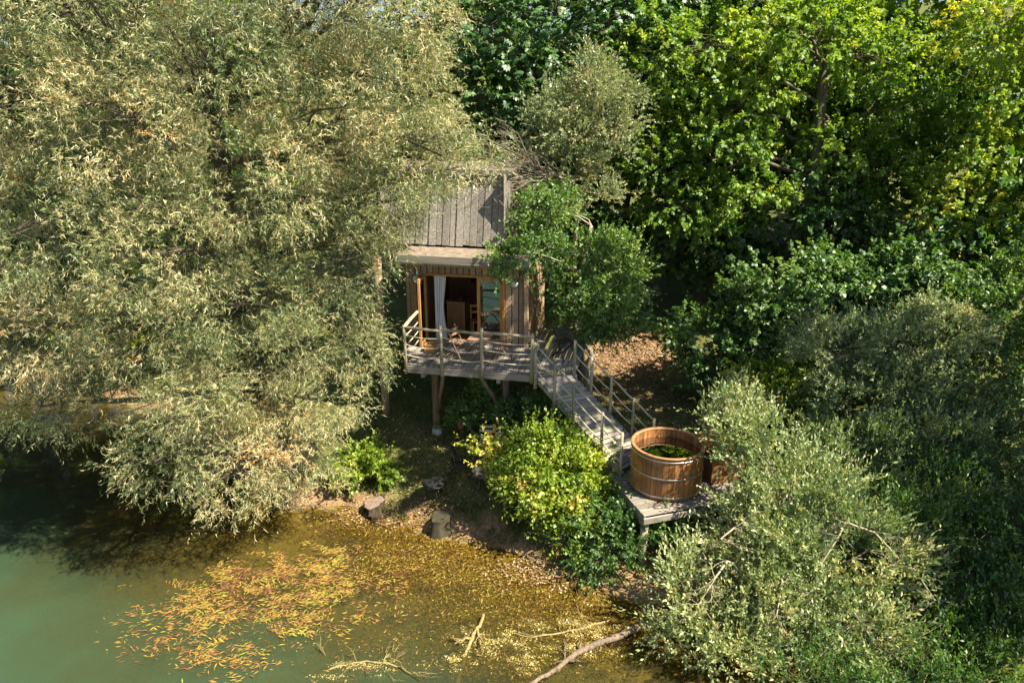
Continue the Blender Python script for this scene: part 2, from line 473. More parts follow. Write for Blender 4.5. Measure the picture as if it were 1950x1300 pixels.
SPECIES = {
    # spacing of clumps, twig length, outward, random, up, droop, leaf length/width, spread, leaf hang, wide
    'willow':   dict(sp=.46, tl=(.14, .42), out=.7, rnd=.75, up=.25, droop=.35, L=(.07, .125), W=.18, spread=1.05, hang=.2, wide=.45, nt=.0),
    'chestnut': dict(sp=.75, tl=(.25, .6), out=.8, rnd=.5, up=.2, droop=.25, L=(.13, .24), W=.36, spread=1.0, hang=.25, wide=.65, nt=.55, palm=6),
    'maple':    dict(sp=.70, tl=(.2, .55), out=.8, rnd=.6, up=.25, droop=.25, L=(.11, .185), W=.85, spread=1.1, hang=.35, wide=.5, nt=.6),
    'sallow':   dict(sp=.36, tl=(.2, .5), out=.8, rnd=.5, up=.35, droop=.15, L=(.06, .11), W=.38, spread=.8, hang=.0, wide=.5, nt=.2),
    'alder':    dict(sp=.42, tl=(.25, .6), out=.8, rnd=.5, up=.3, droop=.25, L=(.08, .14), W=.5, spread=.85, hang=.15, wide=.5, nt=.4),
    'oleaster': dict(sp=.46, tl=(.2, .6), out=.75, rnd=.55, up=.55, droop=.06, L=(.08, .13), W=.42, spread=.75, hang=-.15, wide=.5, nt=.2),
    'yellow':   dict(sp=.40, tl=(.2, .6), out=.8, rnd=.55, up=.5, droop=.2, L=(.07, .125), W=.66, spread=.9, hang=.2, wide=.5, nt=.35),
    'dark':     dict(sp=.40, tl=(.15, .45), out=.8, rnd=.55, up=.35, droop=.15, L=(.08, .14), W=.48, spread=.9, hang=.15, wide=.5, nt=.4),
}

def crown(rng, lobes, kind, count, parent, mat, per=18, core=0.62, low=-1.0, shift=0.0, lscale=1.0, name='crown', branches=None, zmin=None):
    """leaves on drooping twigs in clumps over a set of lobes; returns clump centres"""
    sp = SPECIES[kind]
    tri = kind == 'willow'
    lob = np.array(lobes, float)
    c, r = lob[:, :3], lob[:, 3:6]
    area = 4 * np.pi * ((r[:, 0] * r[:, 1]) ** 1.6 / 3 + (r[:, 0] * r[:, 2]) ** 1.6 / 3 + (r[:, 1] * r[:, 2]) ** 1.6 / 3) ** (1 / 1.6)
    pc, po, pl = [], [], []
    for i in range(len(lob)):
        ns = max(5, int(area[i] / sp['sp'] ** 2))
        e = unit(rng.normal(size=(ns, 3)))
        k = core + (1.06 - core) * rng.random((ns, 1)) ** 0.55
        p = c[i] + e * r[i] * k
        ok = e[:, 2] > low + 0.25 * rng.random(ns) - 0.12
        ins = np.zeros(ns, bool)
        for j in range(len(lob)):
            if j != i:
                q = np.linalg.norm((p - c[j]) / r[j], axis=1)
                ins |= q < 0.6
        ok &= ~ins
        if zmin is not None:
            ok &= p[:, 2] > zmin
        pc.append(p[ok]); po.append(unit(e[ok] / r[i])); pl.append(np.full(ok.sum(), i))
    pc = np.vstack(pc); po = np.vstack(po); pl = np.concatenate(pl)
    nc = len(pc)
    tpc = max(1, int(round(count / (nc * per))))
    # twigs
    n = nc * tpc
    ci = np.repeat(np.arange(nc), tpc)
    base = pc[ci] + rng.normal(size=(n, 3)) * sp['sp'] * np.array([.40, .40, .30])
    d = unit(po[ci] * sp['out'] + unit(rng.normal(size=(n, 3))) * sp['rnd'] + np.array([0, 0, sp['up']]))
    tl = rng.uniform(*sp['tl'], size=n) * (0.75 + 0.5 * rng.random(nc)[ci])
    shoot = rng.random(n) < .07
    d[shoot] = unit(d[shoot] + po[ci][shoot] * .7 + np.array([0, 0, .35]) * (1 if sp['up'] > .2 else .3))
    tl[shoot] *= 2.1
    ctone = rng.normal(size=nc) * .12
    ltone = rng.normal(size=len(lob)) * .09
    ttone = rng.normal(size=n) * .10
    # leaves
    if sp.get('palm'):
        m = max(1, per // sp['palm'])
        N = n * m
        ti = np.repeat(np.arange(n), m)
        s = rng.uniform(.35, 1.0, N)
        P = base[ti] + d[ti] * (tl[ti] * s)[:, None] + np.array([0, 0, -1.]) * (sp['droop'] * tl[ti] * s * s)[:, None]
        ax = unit(unit(rng.normal(size=(N, 3))) * .75 + d[ti] * .6 + np.array([0, 0, -.25]))   # leaf centre axis
        nor = unit(rng.normal(size=(N, 3)) * .45 + np.array([0, 0, 1.0]) + po[ci][ti] * .5)
        side = unit(np.cross(ax, nor)); ax = np.cross(nor, side)
        k = sp['palm']
        fi = np.repeat(np.arange(N), k)
        ang = np.tile(np.linspace(-1.45, 1.45, k), N) + rng.normal(size=N * k) * .08
        D = ax[fi] * np.cos(ang)[:, None] + side[fi] * np.sin(ang)[:, None] + np.array([0, 0, -sp['hang']])
        Ls = rng.uniform(*sp['L'], size=N)[fi] * (0.62 + .38 * np.cos(ang)) * lscale
        V = leafquads(rng, P[fi], D, nor[fi], Ls, Ls * sp['W'], sp['wide'], .1)
        tone = .42 + shift + (ctone[ci] + ltone[pl[ci]] + ttone)[ti][fi] + rng.normal(size=N * k) * .06
    else:
        N = n * per
        ti = np.repeat(np.arange(n), per)
        s = (np.tile((np.arange(per) + .5) / per, n) + rng.normal(size=N) * .03)
        P = base[ti] + d[ti] * (tl[ti] * s)[:, None] + np.array([0, 0, -1.]) * (sp['droop'] * tl[ti] * s * s)[:, None]
        tan = unit(d[ti] + np.array([0, 0, -1.]) * (2 * sp['droop'] * s)[:, None])
        D = unit(tan + unit(rng.normal(size=(N, 3))) * sp['spread'] + np.array([0, 0, -sp['hang']]))
        nor = unit(rng.normal(size=(N, 3)) * (1.0 - sp['nt']) + np.array([0, 0, 1.0]) * sp['nt'] + po[ci][ti] * .45)
        Ls = rng.uniform(*sp['L'], size=N) * (0.7 + .3 * np.sin(np.pi * np.clip(s, 0, 1))) * lscale
        if tri:
            V = leaftris(P, D, nor, Ls, Ls * sp['W'] * rng.uniform(.8, 1.2, N))
        else:
            V = leafquads(rng, P, D, nor, Ls, Ls * sp['W'] * rng.uniform(.8, 1.2, N), sp['wide'])
        tone = .45 + shift + (ctone[ci] + ltone[pl[ci]] + ttone)[ti] + rng.normal(size=N) * .10
    if zmin is not None:
        keep = V[:, :, 2].min(1) > zmin - .04
        V = V[keep]; tone = tone[keep]
    o = quads(name, V, tone, mat, parent, V.shape[1])
    return pc, pl, o

def wiggle(rng, a, b, n=6, amp=.12, sag=0.0):
    a = np.array(a, float); b = np.array(b, float)
    t = np.linspace(0, 1, n)[:, None]
    L = np.linalg.norm(b - a)
    off = rng.normal(size=(n, 3)) * amp * L / n
    off = np.cumsum(off, 0); off -= off[0] + (off[-1] - off[0]) * t
    p = a + (b - a) * t + off
    p[:, 2] -= (sag * L * (t * (1 - t)) * 4)[:, 0]
    return p

def wood(rng, mb, base, top, r0, r1, lobes, pc, pl, thin=0.5, frac=0.7, sides=7, limb=.32):
    """trunk from base to top, a limb to each lobe, twigs to the clumps"""
    tr = wiggle(rng, base, top, 8, .25)
    rr = np.linspace(r0, r1, 8); rr[0] *= 1.35
    mb.tube(tr, rr, sides + 3)
    for i, l in enumerate(lobes):
        c = np.array(l[:3])
        d = np.linalg.norm(tr - c, axis=1) + np.maximum(0, tr[:, 2] - c[2] + .3) * 2
        k = int(np.argmin(d)); k = max(1, min(k, 7))
        st = tr[k]; rs = max(r1 * .5, rr[k] * limb)
        e = c + (c - st) * .15
        lp = wiggle(rng, st, e, 6, .3, -.06)
        mb.tube(lp, np.linspace(rs, rs * .25, 6), 5, cap=False)
        idx = np.where(pl == i)[0]
        for q in idx:
            if rng.random() < frac:
                j = rng.integers(2, 6)
                w = wiggle(rng, lp[j], pc[q], 4, .3, -.03)
                mb.tube(w, np.linspace(rs * .22, rs * .07, 4) * thin, 3, cap=False)

def tree(name, label, kind, mat, seed, base, top, r0, r1, lobes, count, group=None, bark='bark', cat='tree', per=18, low=-1.0, shift=0., lscale=1., thin=1.0, frac=.6, zmin=None, core=.62, woodname='trunk', crownname='crown'):
    rng = np.random.default_rng(seed)
    root = empty(name, base, 0, label, cat, group)
    b = np.array(base, float)
    lob = [tuple(np.array(l[:3]) - b) + tuple(l[3:6]) for l in lobes]
    pc, pl, o = crown(rng, lob, kind, count, root, M[mat], per, core, low, shift, lscale, crownname, zmin=None if zmin is None else zmin - b[2])
    mb = MB()
    wood(rng, mb, (0, 0, 0), tuple(np.array(top) - b), r0, r1, lob, pc, pl, thin, frac)
    mb.build(woodname, M[bark], root)
    return root

# ------------------------------------------------------------------ terrain and pond
SHORE = [(-60, 40), (-30, 29), (-20, 26.5), (-13, 22.3), (-9.3, 19.0), (-7.2, 16.9), (-5.6, 15.7), (-4.4, 16.0), (-3.5, 15.5), (-2.7, 15.0), (-2.0, 14.6),
         (-1.0, 14.4), (0.2, 13.9), (1.2, 13.1), (2.2, 12.4), (3.4, 12.0), (4.6, 11.2), (6.0, 9.6), (8.0, 7.6), (14.0, 2.0), (30, -14)]
SH = np.array(SHORE, float)

def shore_dist(x, y):
    """signed distance to the shoreline, positive on land"""
    x = np.asarray(x, float); y = np.asarray(y, float)
    best = np.full(x.shape, 1e9)
    for (ax, ay), (bx, by) in zip(SH[:-1], SH[1:]):
        dx, dy = bx - ax, by - ay
        t = np.clip(((x - ax) * dx + (y - ay) * dy) / (dx * dx + dy * dy), 0, 1)
        d = np.hypot(x - ax - t * dx, y - ay - t * dy)
        best = np.minimum(best, d)
    ys = np.interp(x, SH[:, 0], SH[:, 1])
    return np.where(y > ys, best, -best)

def nz(x, y):
    return (np.sin(x * 1.3 + 1.1) * np.cos(y * 1.1 - .4) + .5 * np.sin(x * 2.9 + y * 2.1) + .35 * np.cos(x * 5.3 - y * 4.7)) / 1.85

def ground_z(x, y):
    d = shore_dist(x, y) + .22 * nz(x * 1.7, y * 1.7)
    land = np.interp(d, [0, .4, 1.2, 2.6, 4.5, 9, 16, 30, 60], [0.0, .14, .42, .95, 1.42, 1.9, 3.2, 8.0, 18.0])
    bed = np.interp(-d, [0, .5, 1.5, 3, 6, 20], [0, -.07, -.20, -.46, -1.15, -2.6])
    return np.where(d > 0, land + .05 * nz(x * 1.9, y * 1.9), bed + .04 * nz(x * 2.3, y * 2.3))

def gz(x, y):
    return float(ground_z(np.array([x]), np.array([y]))[0])

def axis_steps(fine0, fine1, step, far0, far1):
    a = list(np.arange(fine0, fine1 + 1e-6, step))
    k, s = fine0, step
    while k > far0:
        s *= 1.35; k -= s; a.insert(0, k)
    k, s = fine1, step
    while k < far1:
        s *= 1.35; k += s; a.append(k)
    return np.array(a)

def grid(name, xs, ys, zf):
    X, Y = np.meshgrid(xs, ys)
    Z = zf(X, Y)
    nx, ny = len(xs), len(ys)
    V = np.stack([X, Y, Z], -1).reshape(-1, 3)
    i = np.arange(nx * ny).reshape(ny, nx)
    Fc = np.stack([i[:-1, :-1], i[:-1, 1:], i[1:, 1:], i[1:, :-1]], -1).reshape(-1, 4)
    me = bpy.data.meshes.new(name)
    me.from_pydata(V.tolist(), [], Fc.tolist())
    me.polygons.foreach_set('use_smooth', np.ones(len(Fc), bool))
    o = bpy.data.objects.new(name, me)
    link(o)
    return o, V

gx = axis_steps(-14, 14, .14, -250, 250)
gy = axis_steps(7, 27, .14, -60, 300)
go, GV = grid('ground', gx, gy, ground_z)
go.data.materials.append(M['ground'])
dl = shore_dist(GV[:, 0], GV[:, 1])
at = go.data.attributes.new('bed', 'FLOAT', 'POINT')
at.data.foreach_set('value', np.clip(-dl * 3 + .6, 0, 1).astype(np.float32))
at = go.data.attributes.new('grass', 'FLOAT', 'POINT')
gr = np.clip((dl - .3) / .8, 0, 1) * 1.05
bare = np.exp(-(((GV[:, 0] - 3.9) / 2.0) ** 2 + ((GV[:, 1] - 22.2) / 2.2) ** 2))
gr = np.maximum(gr, np.clip((dl - 9) / 3, 0, 1) * 1.6)  # far hillside pushed to the dark green, standing in for woodland shade
gr = gr - bare * 1.6
at.data.foreach_set('value', gr.astype(np.float32))
tag(go, 'bare earth bank and mossy lawn around the pond', kind='structure')

wx = axis_steps(-12, 9, .35, -90, 40); wy = axis_steps(8, 18, .35, -60, 60)
wo, WV = grid('pond_water', wx, wy, lambda x, y: x * 0)
wo.data.materials.append(M['water'])
dep = np.maximum(0, -ground_z(WV[:, 0], WV[:, 1]))
at = wo.data.attributes.new('murk', 'FLOAT', 'POINT')
at.data.foreach_set('value', (0.04 + .90 * (1 - np.exp(-dep * 1.6))).astype(np.float32))
tag(wo, 'murky green pond water', kind='structure')

# ------------------------------------------------------------------ cabin
CAB = (-2.72, 17.2, 0.0); CROT = R(-12)
DZ = 3.44
rnd = random.Random(4)
cab = empty('treehouse_cabin', CAB, CROT, 'wooden cabin on stilts with open glass doors beside the willow', 'cabin')
WL = 1.95                                       # wall plane (local y)
FLOOR = DZ - .02
def slab(name, mat, a, b, parent=cab):
    c = [(p + q) / 2 for p, q in zip(a, b)]
    return MB().quadbox(c, [abs(q - p) for p, q in zip(a, b)]).build(name, mat, parent)
U0, U1, D0, D1 = -.55, 2.74, -.07, 2.10         # wall ends and door opening
DTOP = DZ + 1.95
WTOP = DZ + 2.34
back = WL + 3.3
# shell of the lower room
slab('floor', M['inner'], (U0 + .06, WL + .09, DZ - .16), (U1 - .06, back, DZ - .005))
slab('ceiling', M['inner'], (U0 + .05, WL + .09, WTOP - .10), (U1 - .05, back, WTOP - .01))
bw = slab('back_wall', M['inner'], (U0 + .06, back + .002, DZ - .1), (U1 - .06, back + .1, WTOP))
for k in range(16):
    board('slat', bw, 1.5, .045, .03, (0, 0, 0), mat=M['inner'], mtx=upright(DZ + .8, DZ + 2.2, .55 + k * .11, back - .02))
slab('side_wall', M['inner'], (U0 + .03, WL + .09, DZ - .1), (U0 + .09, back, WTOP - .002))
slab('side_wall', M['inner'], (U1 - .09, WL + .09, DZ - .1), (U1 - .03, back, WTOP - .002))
fw = slab('front_wall', M['membrane'], (U0 + .02, WL + .03, DTOP + .002), (U1 - .02, WL + .088, WTOP - .003))
slab('front_wall', M['membrane'], (U0 + .02, WL + .03, DZ - .1), (D0 - .005, WL + .088, DTOP))
slab('front_wall', M['membrane'], (D1 + .005, WL + .03, DZ - .1), (U1 - .02, WL + .088, DTOP))
def clad(u0, u1, z0, z1, y, parent, w=.19, mat='clad'):
    n = max(1, round((u1 - u0) / w)); w = (u1 - u0) / n
    for k in range(n):
        board('plank', parent, z1 - z0, w - .024, .024, None, mat=M[mat], mtx=upright(z0 + rnd.uniform(-.004, .004), z1, u0 + (k + .5) * w, y + rnd.uniform(0, .006)))
clad(U0, D0 - .07, DZ - .12, DTOP - .002, WL, fw)
clad(D1 + .07, U1, DZ - .12, DTOP - .002, WL, fw)
clad(U0, U1, DTOP + .002, WTOP, WL, fw, .17)
# side cladding on the right flank and left flank
for sx, nm in ((U1, 1), (U0, -1)):
    for k in range(16):
        m = along((sx, WL + .1 + k * .2, DZ - .1), (sx, WL + .1 + k * .2, WTOP), up=(-nm, 0, 0))
        board('plank', fw, WTOP - DZ + .1, .188, .024, None, mat=M['clad'], mtx=m)
board('corner_post', cab, WTOP - DZ + .3, .11, .11, None, mat=M['clad'], mtx=upright(DZ - .2, WTOP - .01, U1 + .03, WL - .03))
board('corner_post', cab, WTOP - DZ + .3, .09, .09, None, mat=M['clad'], mtx=upright(DZ - .2, WTOP - .01, U0 - .03, WL - .03))
# door frame
for x in (D0 - .035, D1 + .035):
    board('door_jamb', cab, 1.95, .07, .10, None, mat=M['larch'], mtx=upright(DZ, DTOP, x, WL + .01))
board('door_head', cab, D1 - D0, .08, .06, (0, 0, 0), mat=M['larch'], mtx=along((D0, WL, DTOP - .03), (D1, WL, DTOP - .03)))
board('door_sill', cab, D1 - D0, .12, .05, None, mat=M['fascia'], mtx=along((D0, WL - .01, DZ + .022), (D1, WL - .01, DZ + .022)))
def leaf(name, a, b, z0, z1, th=.055, fw_=.085):
    """a framed glass door leaf between two plan points"""
    a = Vector((a[0], a[1], 0)); b = Vector((b[0], b[1], 0)); d = (b - a).normalized()
    n = Vector((-d.y, d.x, 0))
    g = MB(); w = (b - a).length
    g.bar(a + d * fw_ + Vector((0, 0, (z0 + z1) / 2)), b - d * fw_ + Vector((0, 0, (z0 + z1) / 2)), .012, z1 - z0 - 2 * fw_)
    o = g.build(name, M['glass'], cab)
    for p, q in ((a, a + d * fw_), (b - d * fw_, b)):
        f = MB(); c = (p + q) / 2
        f.bar(p + Vector((0, 0, (z0 + z1) / 2)), q + Vector((0, 0, (z0 + z1) / 2)), th, z1 - z0)
        f.build('stile', M['larch'], o)
    for z in (z0 + fw_ / 2, z1 - fw_ / 2):
        f = MB(); f.bar(a + d * fw_ + Vector((0, 0, z)), b - d * fw_ + Vector((0, 0, z)), th - .004, fw_)
        f.build('stile', M['larch'], o)
    return o
leaf('door_leaf', (1.38, WL + .045), (D1, WL + .045), DZ + .05, DTOP - .065)
leaf('door_leaf', (D0 - .01, WL - .06), (D0 + .03, WL - .72), DZ + .04, DTOP - .02)
# wall lamps
for u in (2.44, -.33):
    l = MB().lathe([(0.0, .085), (.06, .075), (.10, .03), (.115, 0), (.115, -.02)], 20).build('wall_lamp', M['lamp'], cab)
    l.matrix_local = Matrix.Translation((u, WL - .045, DZ + 1.78)) @ Matrix.Rotation(R(90), 4, 'X')
    rg = MB().tube([(math.cos(a) * .118, math.sin(a) * .118, 0.005) for a in np.linspace(0, 2 * math.pi, 21)], .016, 6, cap=False).build('lamp_ring', M['iron'], l)
# porch roof
PR = WTOP + .235
slab('porch_roof', M['roof'], (U0 - .12, WL - .62, PR - .05), (U1 + .18, WL + .75, PR))
fa = board('fascia', cab, U1 - U0 + .36, .05, .21, None, mat=M['fascia'], mtx=along((U0 - .15, WL - .645, PR - .108), (U1 + .21, WL - .645, PR - .108)))
board('fascia', cab, U1 - U0 + .30, .03, .07, None, mat=M['clad'], mtx=along((U0 - .12, WL - .59, PR - .25), (U1 + .18, WL - .59, PR - .25)))
for k in range(7):
    board('soffit_board', cab, U1 - U0 + .28, .088, .02, None, mat=M['clad'], mtx=along((U0 - .11, WL - .56 + k * .09, PR - .235), (U1 + .17, WL - .56 + k * .09, PR - .235)))
# upper storey: tall grey boards leaning back a little, low felt roof
UU0, UU1, UY, UZ0, UZ1 = -1.5, 2.02, WL + .55, PR + .07, PR + 2.0
lean = .5
core_up = MB()
core_up.v = [(UU0 + .03, UY + .04, UZ0), (UU1 - .03, UY + .04, UZ0), (UU1 - .03, UY + 3.0, UZ0), (UU0 + .03, UY + 3.0, UZ0),
             (UU0 + .03, UY + .04 + lean, UZ1), (UU1 - .03, UY + .04 + lean, UZ1), (UU1 - .03, UY + 3.0, UZ1), (UU0 + .03, UY + 3.0, UZ1)]
core_up.f = [(0, 1, 5, 4), (1, 2, 6, 5), (2, 3, 7, 6), (3, 0, 4, 7), (4, 5, 6, 7), (3, 2, 1, 0)]; core_up.s = [False] * 6
uw = core_up.build('upper_wall', M['membrane'], cab)
nb = 18
w = (UU1 - UU0) / nb
for k in range(nb):
    x = UU0 + (k + .5) * w
    dz = .02 * math.sin(k * 1.7) + (.05 if k > 11 else 0) - .004 * k
    y = UY + rnd.uniform(-.012, .006) - (0.02 if k % 2 else 0)
    board('plank', uw, UZ1 - UZ0 + .03, w + (.0 if k % 2 else -.018), .024, None, mat=M['upper'],
          mtx=along((x, y, UZ0 - .03 + dz), (x, y + lean, UZ1), up=(0, -1, 0)))
for k in range(14):
    for sx, s in ((UU1, 1), (UU0, -1)):
        board('plank', uw, UZ1 - UZ0, .2, .024, None, mat=M['upper'], mtx=along((sx, UY + .13 + k * .21, UZ0), (sx, UY + .13 + k * .21, UZ1), up=(-s, 0, 0)))
slab('roof', M['roof'], (UU0 - .15, UY + lean - .15, UZ1 + .002), (UU1 + .15, UY + 3.2, UZ1 + .09))
board('roof_edge', cab, UU1 - UU0 + .3, .03, .14, None, mat=M['fascia'], mtx=along((UU0 - .15, UY + lean - .168, UZ1 + .03), (UU1 + .15, UY + lean - .168, UZ1 + .03)))
# floor beam and soffit under the overhanging left bay
slab('overhang_beam', M['clad'], (UU0 - .02, UY + .05, UZ0 - .26), (U0 - .1, UY + .2, UZ0 - .002))
# tall log post at the left and the posts under the room
def logpost(parent, x, y, z0, z1, r=.10, name='post', mat='post', lx=0.0):
    n = 5
    o = MB().tube([(lx * k / (n - 1), 0, (z1 - z0) * k / (n - 1)) for k in range(n)], [r * (1.04 - .06 * k / (n - 1)) for k in range(n)], 12).build(name, M[mat], parent)
    o.location = (x, y, z0)
    return o
def cabloc(x, y):
    c, s = math.cos(-CROT), math.sin(-CROT)
    dx, dy = x - CAB[0], y - CAB[1]
    return (c * dx - s * dy, s * dx + c * dy)
px_, py_ = cabloc(-3.72, 19.25)
logpost(cab, px_, py_, gz(-3.72, 19.25) - .1, UZ0 - .27, .115, mat='clad')
for x, y in ((-.3, WL + 3.0), (2.5, WL + 3.0), (1.1, WL + 3.0), (-1.3, WL + 3.2)):
    wxy = Matrix.Rotation(CROT, 3, 'Z') @ Vector((x, y, 0)) + Vector(CAB)
    logpost(cab, x, y, gz(wxy.x, wxy.y) - .1, (DZ if x > -1 else UZ0) - .17, .10)
for k in range(24):  # boards added so the space under the cabin and left bay stays dark
    x = UU0 + (k + .5) * (U1 - UU0) / 24
    board('rear_board', cab, UZ0 - 1.2 if x < U0 else DZ - 1.2, (U1 - UU0) / 24 - .004, .024, None, mat=M['clad'], mtx=upright(1.2, UZ0 if x < U0 else DZ - .18, x, WL + 3.32))
slab('floor_beam', M['post'], (U0, WL + 2.9, DZ - .34), (U1, WL + 3.06, DZ - .17))

# curtain, furniture inside
def sheet(name, f, nu, nv, mat, parent=None):
    mb = MB()
    for i in range(nu + 1):
        for j in range(nv + 1):
            mb.v.append(f(i / nu, j / nv))
    for i in range(nu):
        for j in range(nv):
            a = i * (nv + 1) + j
            mb.f.append((a, a + nv + 1, a + nv + 2, a + 1)); mb.s.append(True)
    return mb.build(name, mat, parent)
cu = sheet('curtain', lambda a, b: (.09 + a * (.36 - .10 * math.sin(b * 3.1) ** 2 * .8), .10 + .035 * math.sin(a * 30) + .01 * math.sin(a * 71 + b * 3), 1.88 * (1 - b)), 48, 12, M['curtain'])
cu.matrix_world = Matrix.Translation(CAB) @ Matrix.Rotation(CROT, 4, 'Z') @ Matrix.Translation((0.02, WL + .06, DZ + .03))
tag(cu, 'pale blue white curtain hanging in the open cabin door', 'curtain')

def frame_at(x, y, z, rz=0.0):
    p = Matrix.Rotation(CROT, 3, 'Z') @ Vector((x, y, 0)) + Vector(CAB)
    return (p.x, p.y, z), CROT + rz

loc, rz = frame_at(1.75, WL + 1.3, DZ)
tb = empty('dining_table', loc, rz, 'white topped table inside the cabin behind the glass door', 'table')
slabp = lambda n, m, a, b, p: slab(n, m, a, b, p)
slabp('tabletop', M['white'], (-.55, -.38, .71), (.5, .38, .74), tb)
for x in (-.48, .43):
    for y in (-.3, .3):
        slabp('leg', M['inner'], (x, y, 0), (x + .05, y + .05, .708), tb)
loc, rz = frame_at(1.2, WL + .75, DZ, R(25))
ch = empty('dining_chair', loc, rz, 'orange wood chair inside the cabin pulled up to the white table', 'chair')
slabp('seat', M['larch'], (-.2, -.2, .43), (.2, .2, .46), ch)
for x in (-.19, .15):
    for y in (-.19, .15):
        slabp('leg', M['larch'], (x, y, 0), (x + .04, y + .04, .428 if y > 0 or x > 0 else .428), ch)
for x in (-.19, .15):
    slabp('back_post', M['larch'], (x, .16, .462), (x + .04, .2, .9), ch)
for z in (.62, .8):
    slabp('back_rail', M['larch'], (-.148, .168, z), (.148, .192, z + .08), ch)
loc, rz = frame_at(.50, WL + 1.2, DZ)
cb = empty('cabinet', loc, rz, 'low wooden cabinet inside the cabin behind the curtain', 'cabinet')
slabp('carcass', M['larch'], (-.28, -.25, 0), (.25, .25, .88), cb)
slabp('worktop', M['inner'], (-.3, -.28, .882), (.27, .27, .92), cb)
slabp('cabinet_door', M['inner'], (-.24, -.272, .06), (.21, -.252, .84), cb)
loc, rz = frame_at(.55, WL + 1.15, DZ + .92)
cs = MB().lathe([(0, .10), (.09, .09), (.12, .05), (.11, 0.0), (0, 0)], 16).build('cooking_pot', M['cushion'])
cs.location = loc
tag(cs, 'dark red pot standing on the cabinet inside the cabin', 'pot')

# ------------------------------------------------------------------ deck
deck = empty('timber_deck', CAB, CROT, 'raised grey plank deck on posts in front of the cabin doors', 'deck')
BW = .142
DW = 3.36
n = int(DW / BW)
for k in range(n):
    x = (k + .5) * DW / n
    board('deck_board', deck, 1.93, DW / n - .022, .032, None, mat=M['deck'], mtx=along((x, .0 + rnd.uniform(-.012, .012), DZ - .016), (x, 1.90, DZ - .016)))
for k in range(3):                                # boards left of the door wall
    x = -.07 - k * BW
    board('deck_board', deck, 1.2, BW - .022, .032, None, mat=M['deck'], mtx=along((x, .72, DZ - .018), (x, 1.89, DZ - .018)))
for k in range(7):                                # side deck round the right flank
    x = DW + (k + .5) * BW
    board('deck_board', deck, 3.6, BW - .022, .032, None, mat=M['deck'], mtx=along((x, .05 + .04 * k, DZ - .017), (x, 3.65 + .04 * k, DZ - .017)))
for k in range(3):
    x = U1 + .12 + (k + .5) * BW
    board('deck_board', deck, 1.7, BW - .022, .032, None, mat=M['deck'], mtx=along((x, 1.97, DZ - .019), (x, 3.67, DZ - .019)))
board('deck_fascia', deck, DW + .06, .045, .19, None, mat=M['deck'], mtx=along((-.03, -.035, DZ - .13), (DW + .03, -.035, DZ - .13)))
board('deck_fascia', deck, 1.9, .045, .19, None, mat=M['deck'], mtx=along((-.05, 0, DZ - .13), (-.05, 1.9, DZ - .13)))
board('deck_fascia', deck, 1.02, .045, .19, None, mat=M['deck'], mtx=along((DW + .04, .0, DZ - .132), (DW + 1.02, .25, DZ - .132)))
for y in (.45, 1.2, 1.75):
    board('joist', deck, DW, .07, .16, None, mat=M['post'], mtx=along((0, y, DZ - .115), (DW, y, DZ - .115)))
for y in (1.2, 2.6, 3.5):
    board('joist', deck, .95, .07, .16, None, mat=M['post'], mtx=along((DW + .02, y, DZ - .115), (DW + .97, y, DZ - .115)))
def wz(x, y):
    p = Matrix.Rotation(CROT, 3, 'Z') @ Vector((x, y, 0)) + Vector(CAB)
    return gz(p.x, p.y)
for x, y in ((.42, 1.0), (2.42, .9), (4.1, 1.4), (4.1, 3.4)):
    z0 = wz(x, y)
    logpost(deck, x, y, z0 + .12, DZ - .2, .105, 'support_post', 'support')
    ft = MB().lathe([(0, .16), (.13, .16), (.17, -.1), (0, -.1)], 10).build('footing', M['concrete'], deck)
    ft.location = (x, y, z0)
    board('beam', deck, 1.9, .1, .16, None, mat=M['post'], mtx=along((x, .03, DZ - .28), (x, 1.9, DZ - .28)))
for x, y, x2 in ((.47, 1.0, .95), (2.37, .9, 1.95)):
    b = MB().tube([(x, y - .03, wz(x, y) + .62), ((x + x2) / 2, .55, DZ - .95), (x2, .08, DZ - .24)], .05, 8).build('brace', M['support'], deck)
# railing
RH = 1.03
posts = [(0.0, -.075), (.97, -.075), (2.02, -.075), (3.30, -.075)]
for i, (x, y) in enumerate(posts):
    o = MB().tube([(0, 0, -.24), (0.005, 0, .4), (0, .004, RH + (.10 if i in (1, 2) else .03))], [.044, .042, .04], 10).build('rail_post', M['post'], deck)
    o.location = (x, y, DZ)
def rail(parent, a, b, r=.036, name='handrail'):
    a = Vector(a); b = Vector(b); m = along(a, b); L = (b - a).length
    o = MB().tube([(-L / 2, 0, 0), (-L / 6, .008, .006), (L / 5, -.006, -.004), (L / 2, 0, 0)], [r, r * 1.06, r * .96, r], 9).build(name, M['rail'], parent)
    o.matrix_local = m
    return o
def rope(parent, a, b, sag=.06, r=.0125):
    a = Vector(a); b = Vector(b); m = along(a, b); L = (b - a).length
    dn = m.to_3x3().inverted() @ Vector((0, 0, -1))
    pts = [Vector((L * (t - .5), 0, 0)) + dn * sag * 4 * t * (1 - t) for t in np.linspace(0, 1, 9)]
    o = MB().tube(pts, r, 6, cap=False).build('rope', M['rope'], parent)
    o.matrix_local = m
    return o
for (a, b) in zip(posts[:-1], posts[1:]):
    rail(deck, (a[0] - .03, a[1] - .002, DZ + RH - .03), (b[0] + .05, b[1] - .004, DZ + RH - .05))
    for h in (.24, .52, .77):
        rope(deck, (a[0] + .04, a[1], DZ + h + .03), (b[0] - .04, b[1], DZ + h + .0), rnd.uniform(.03, .09))
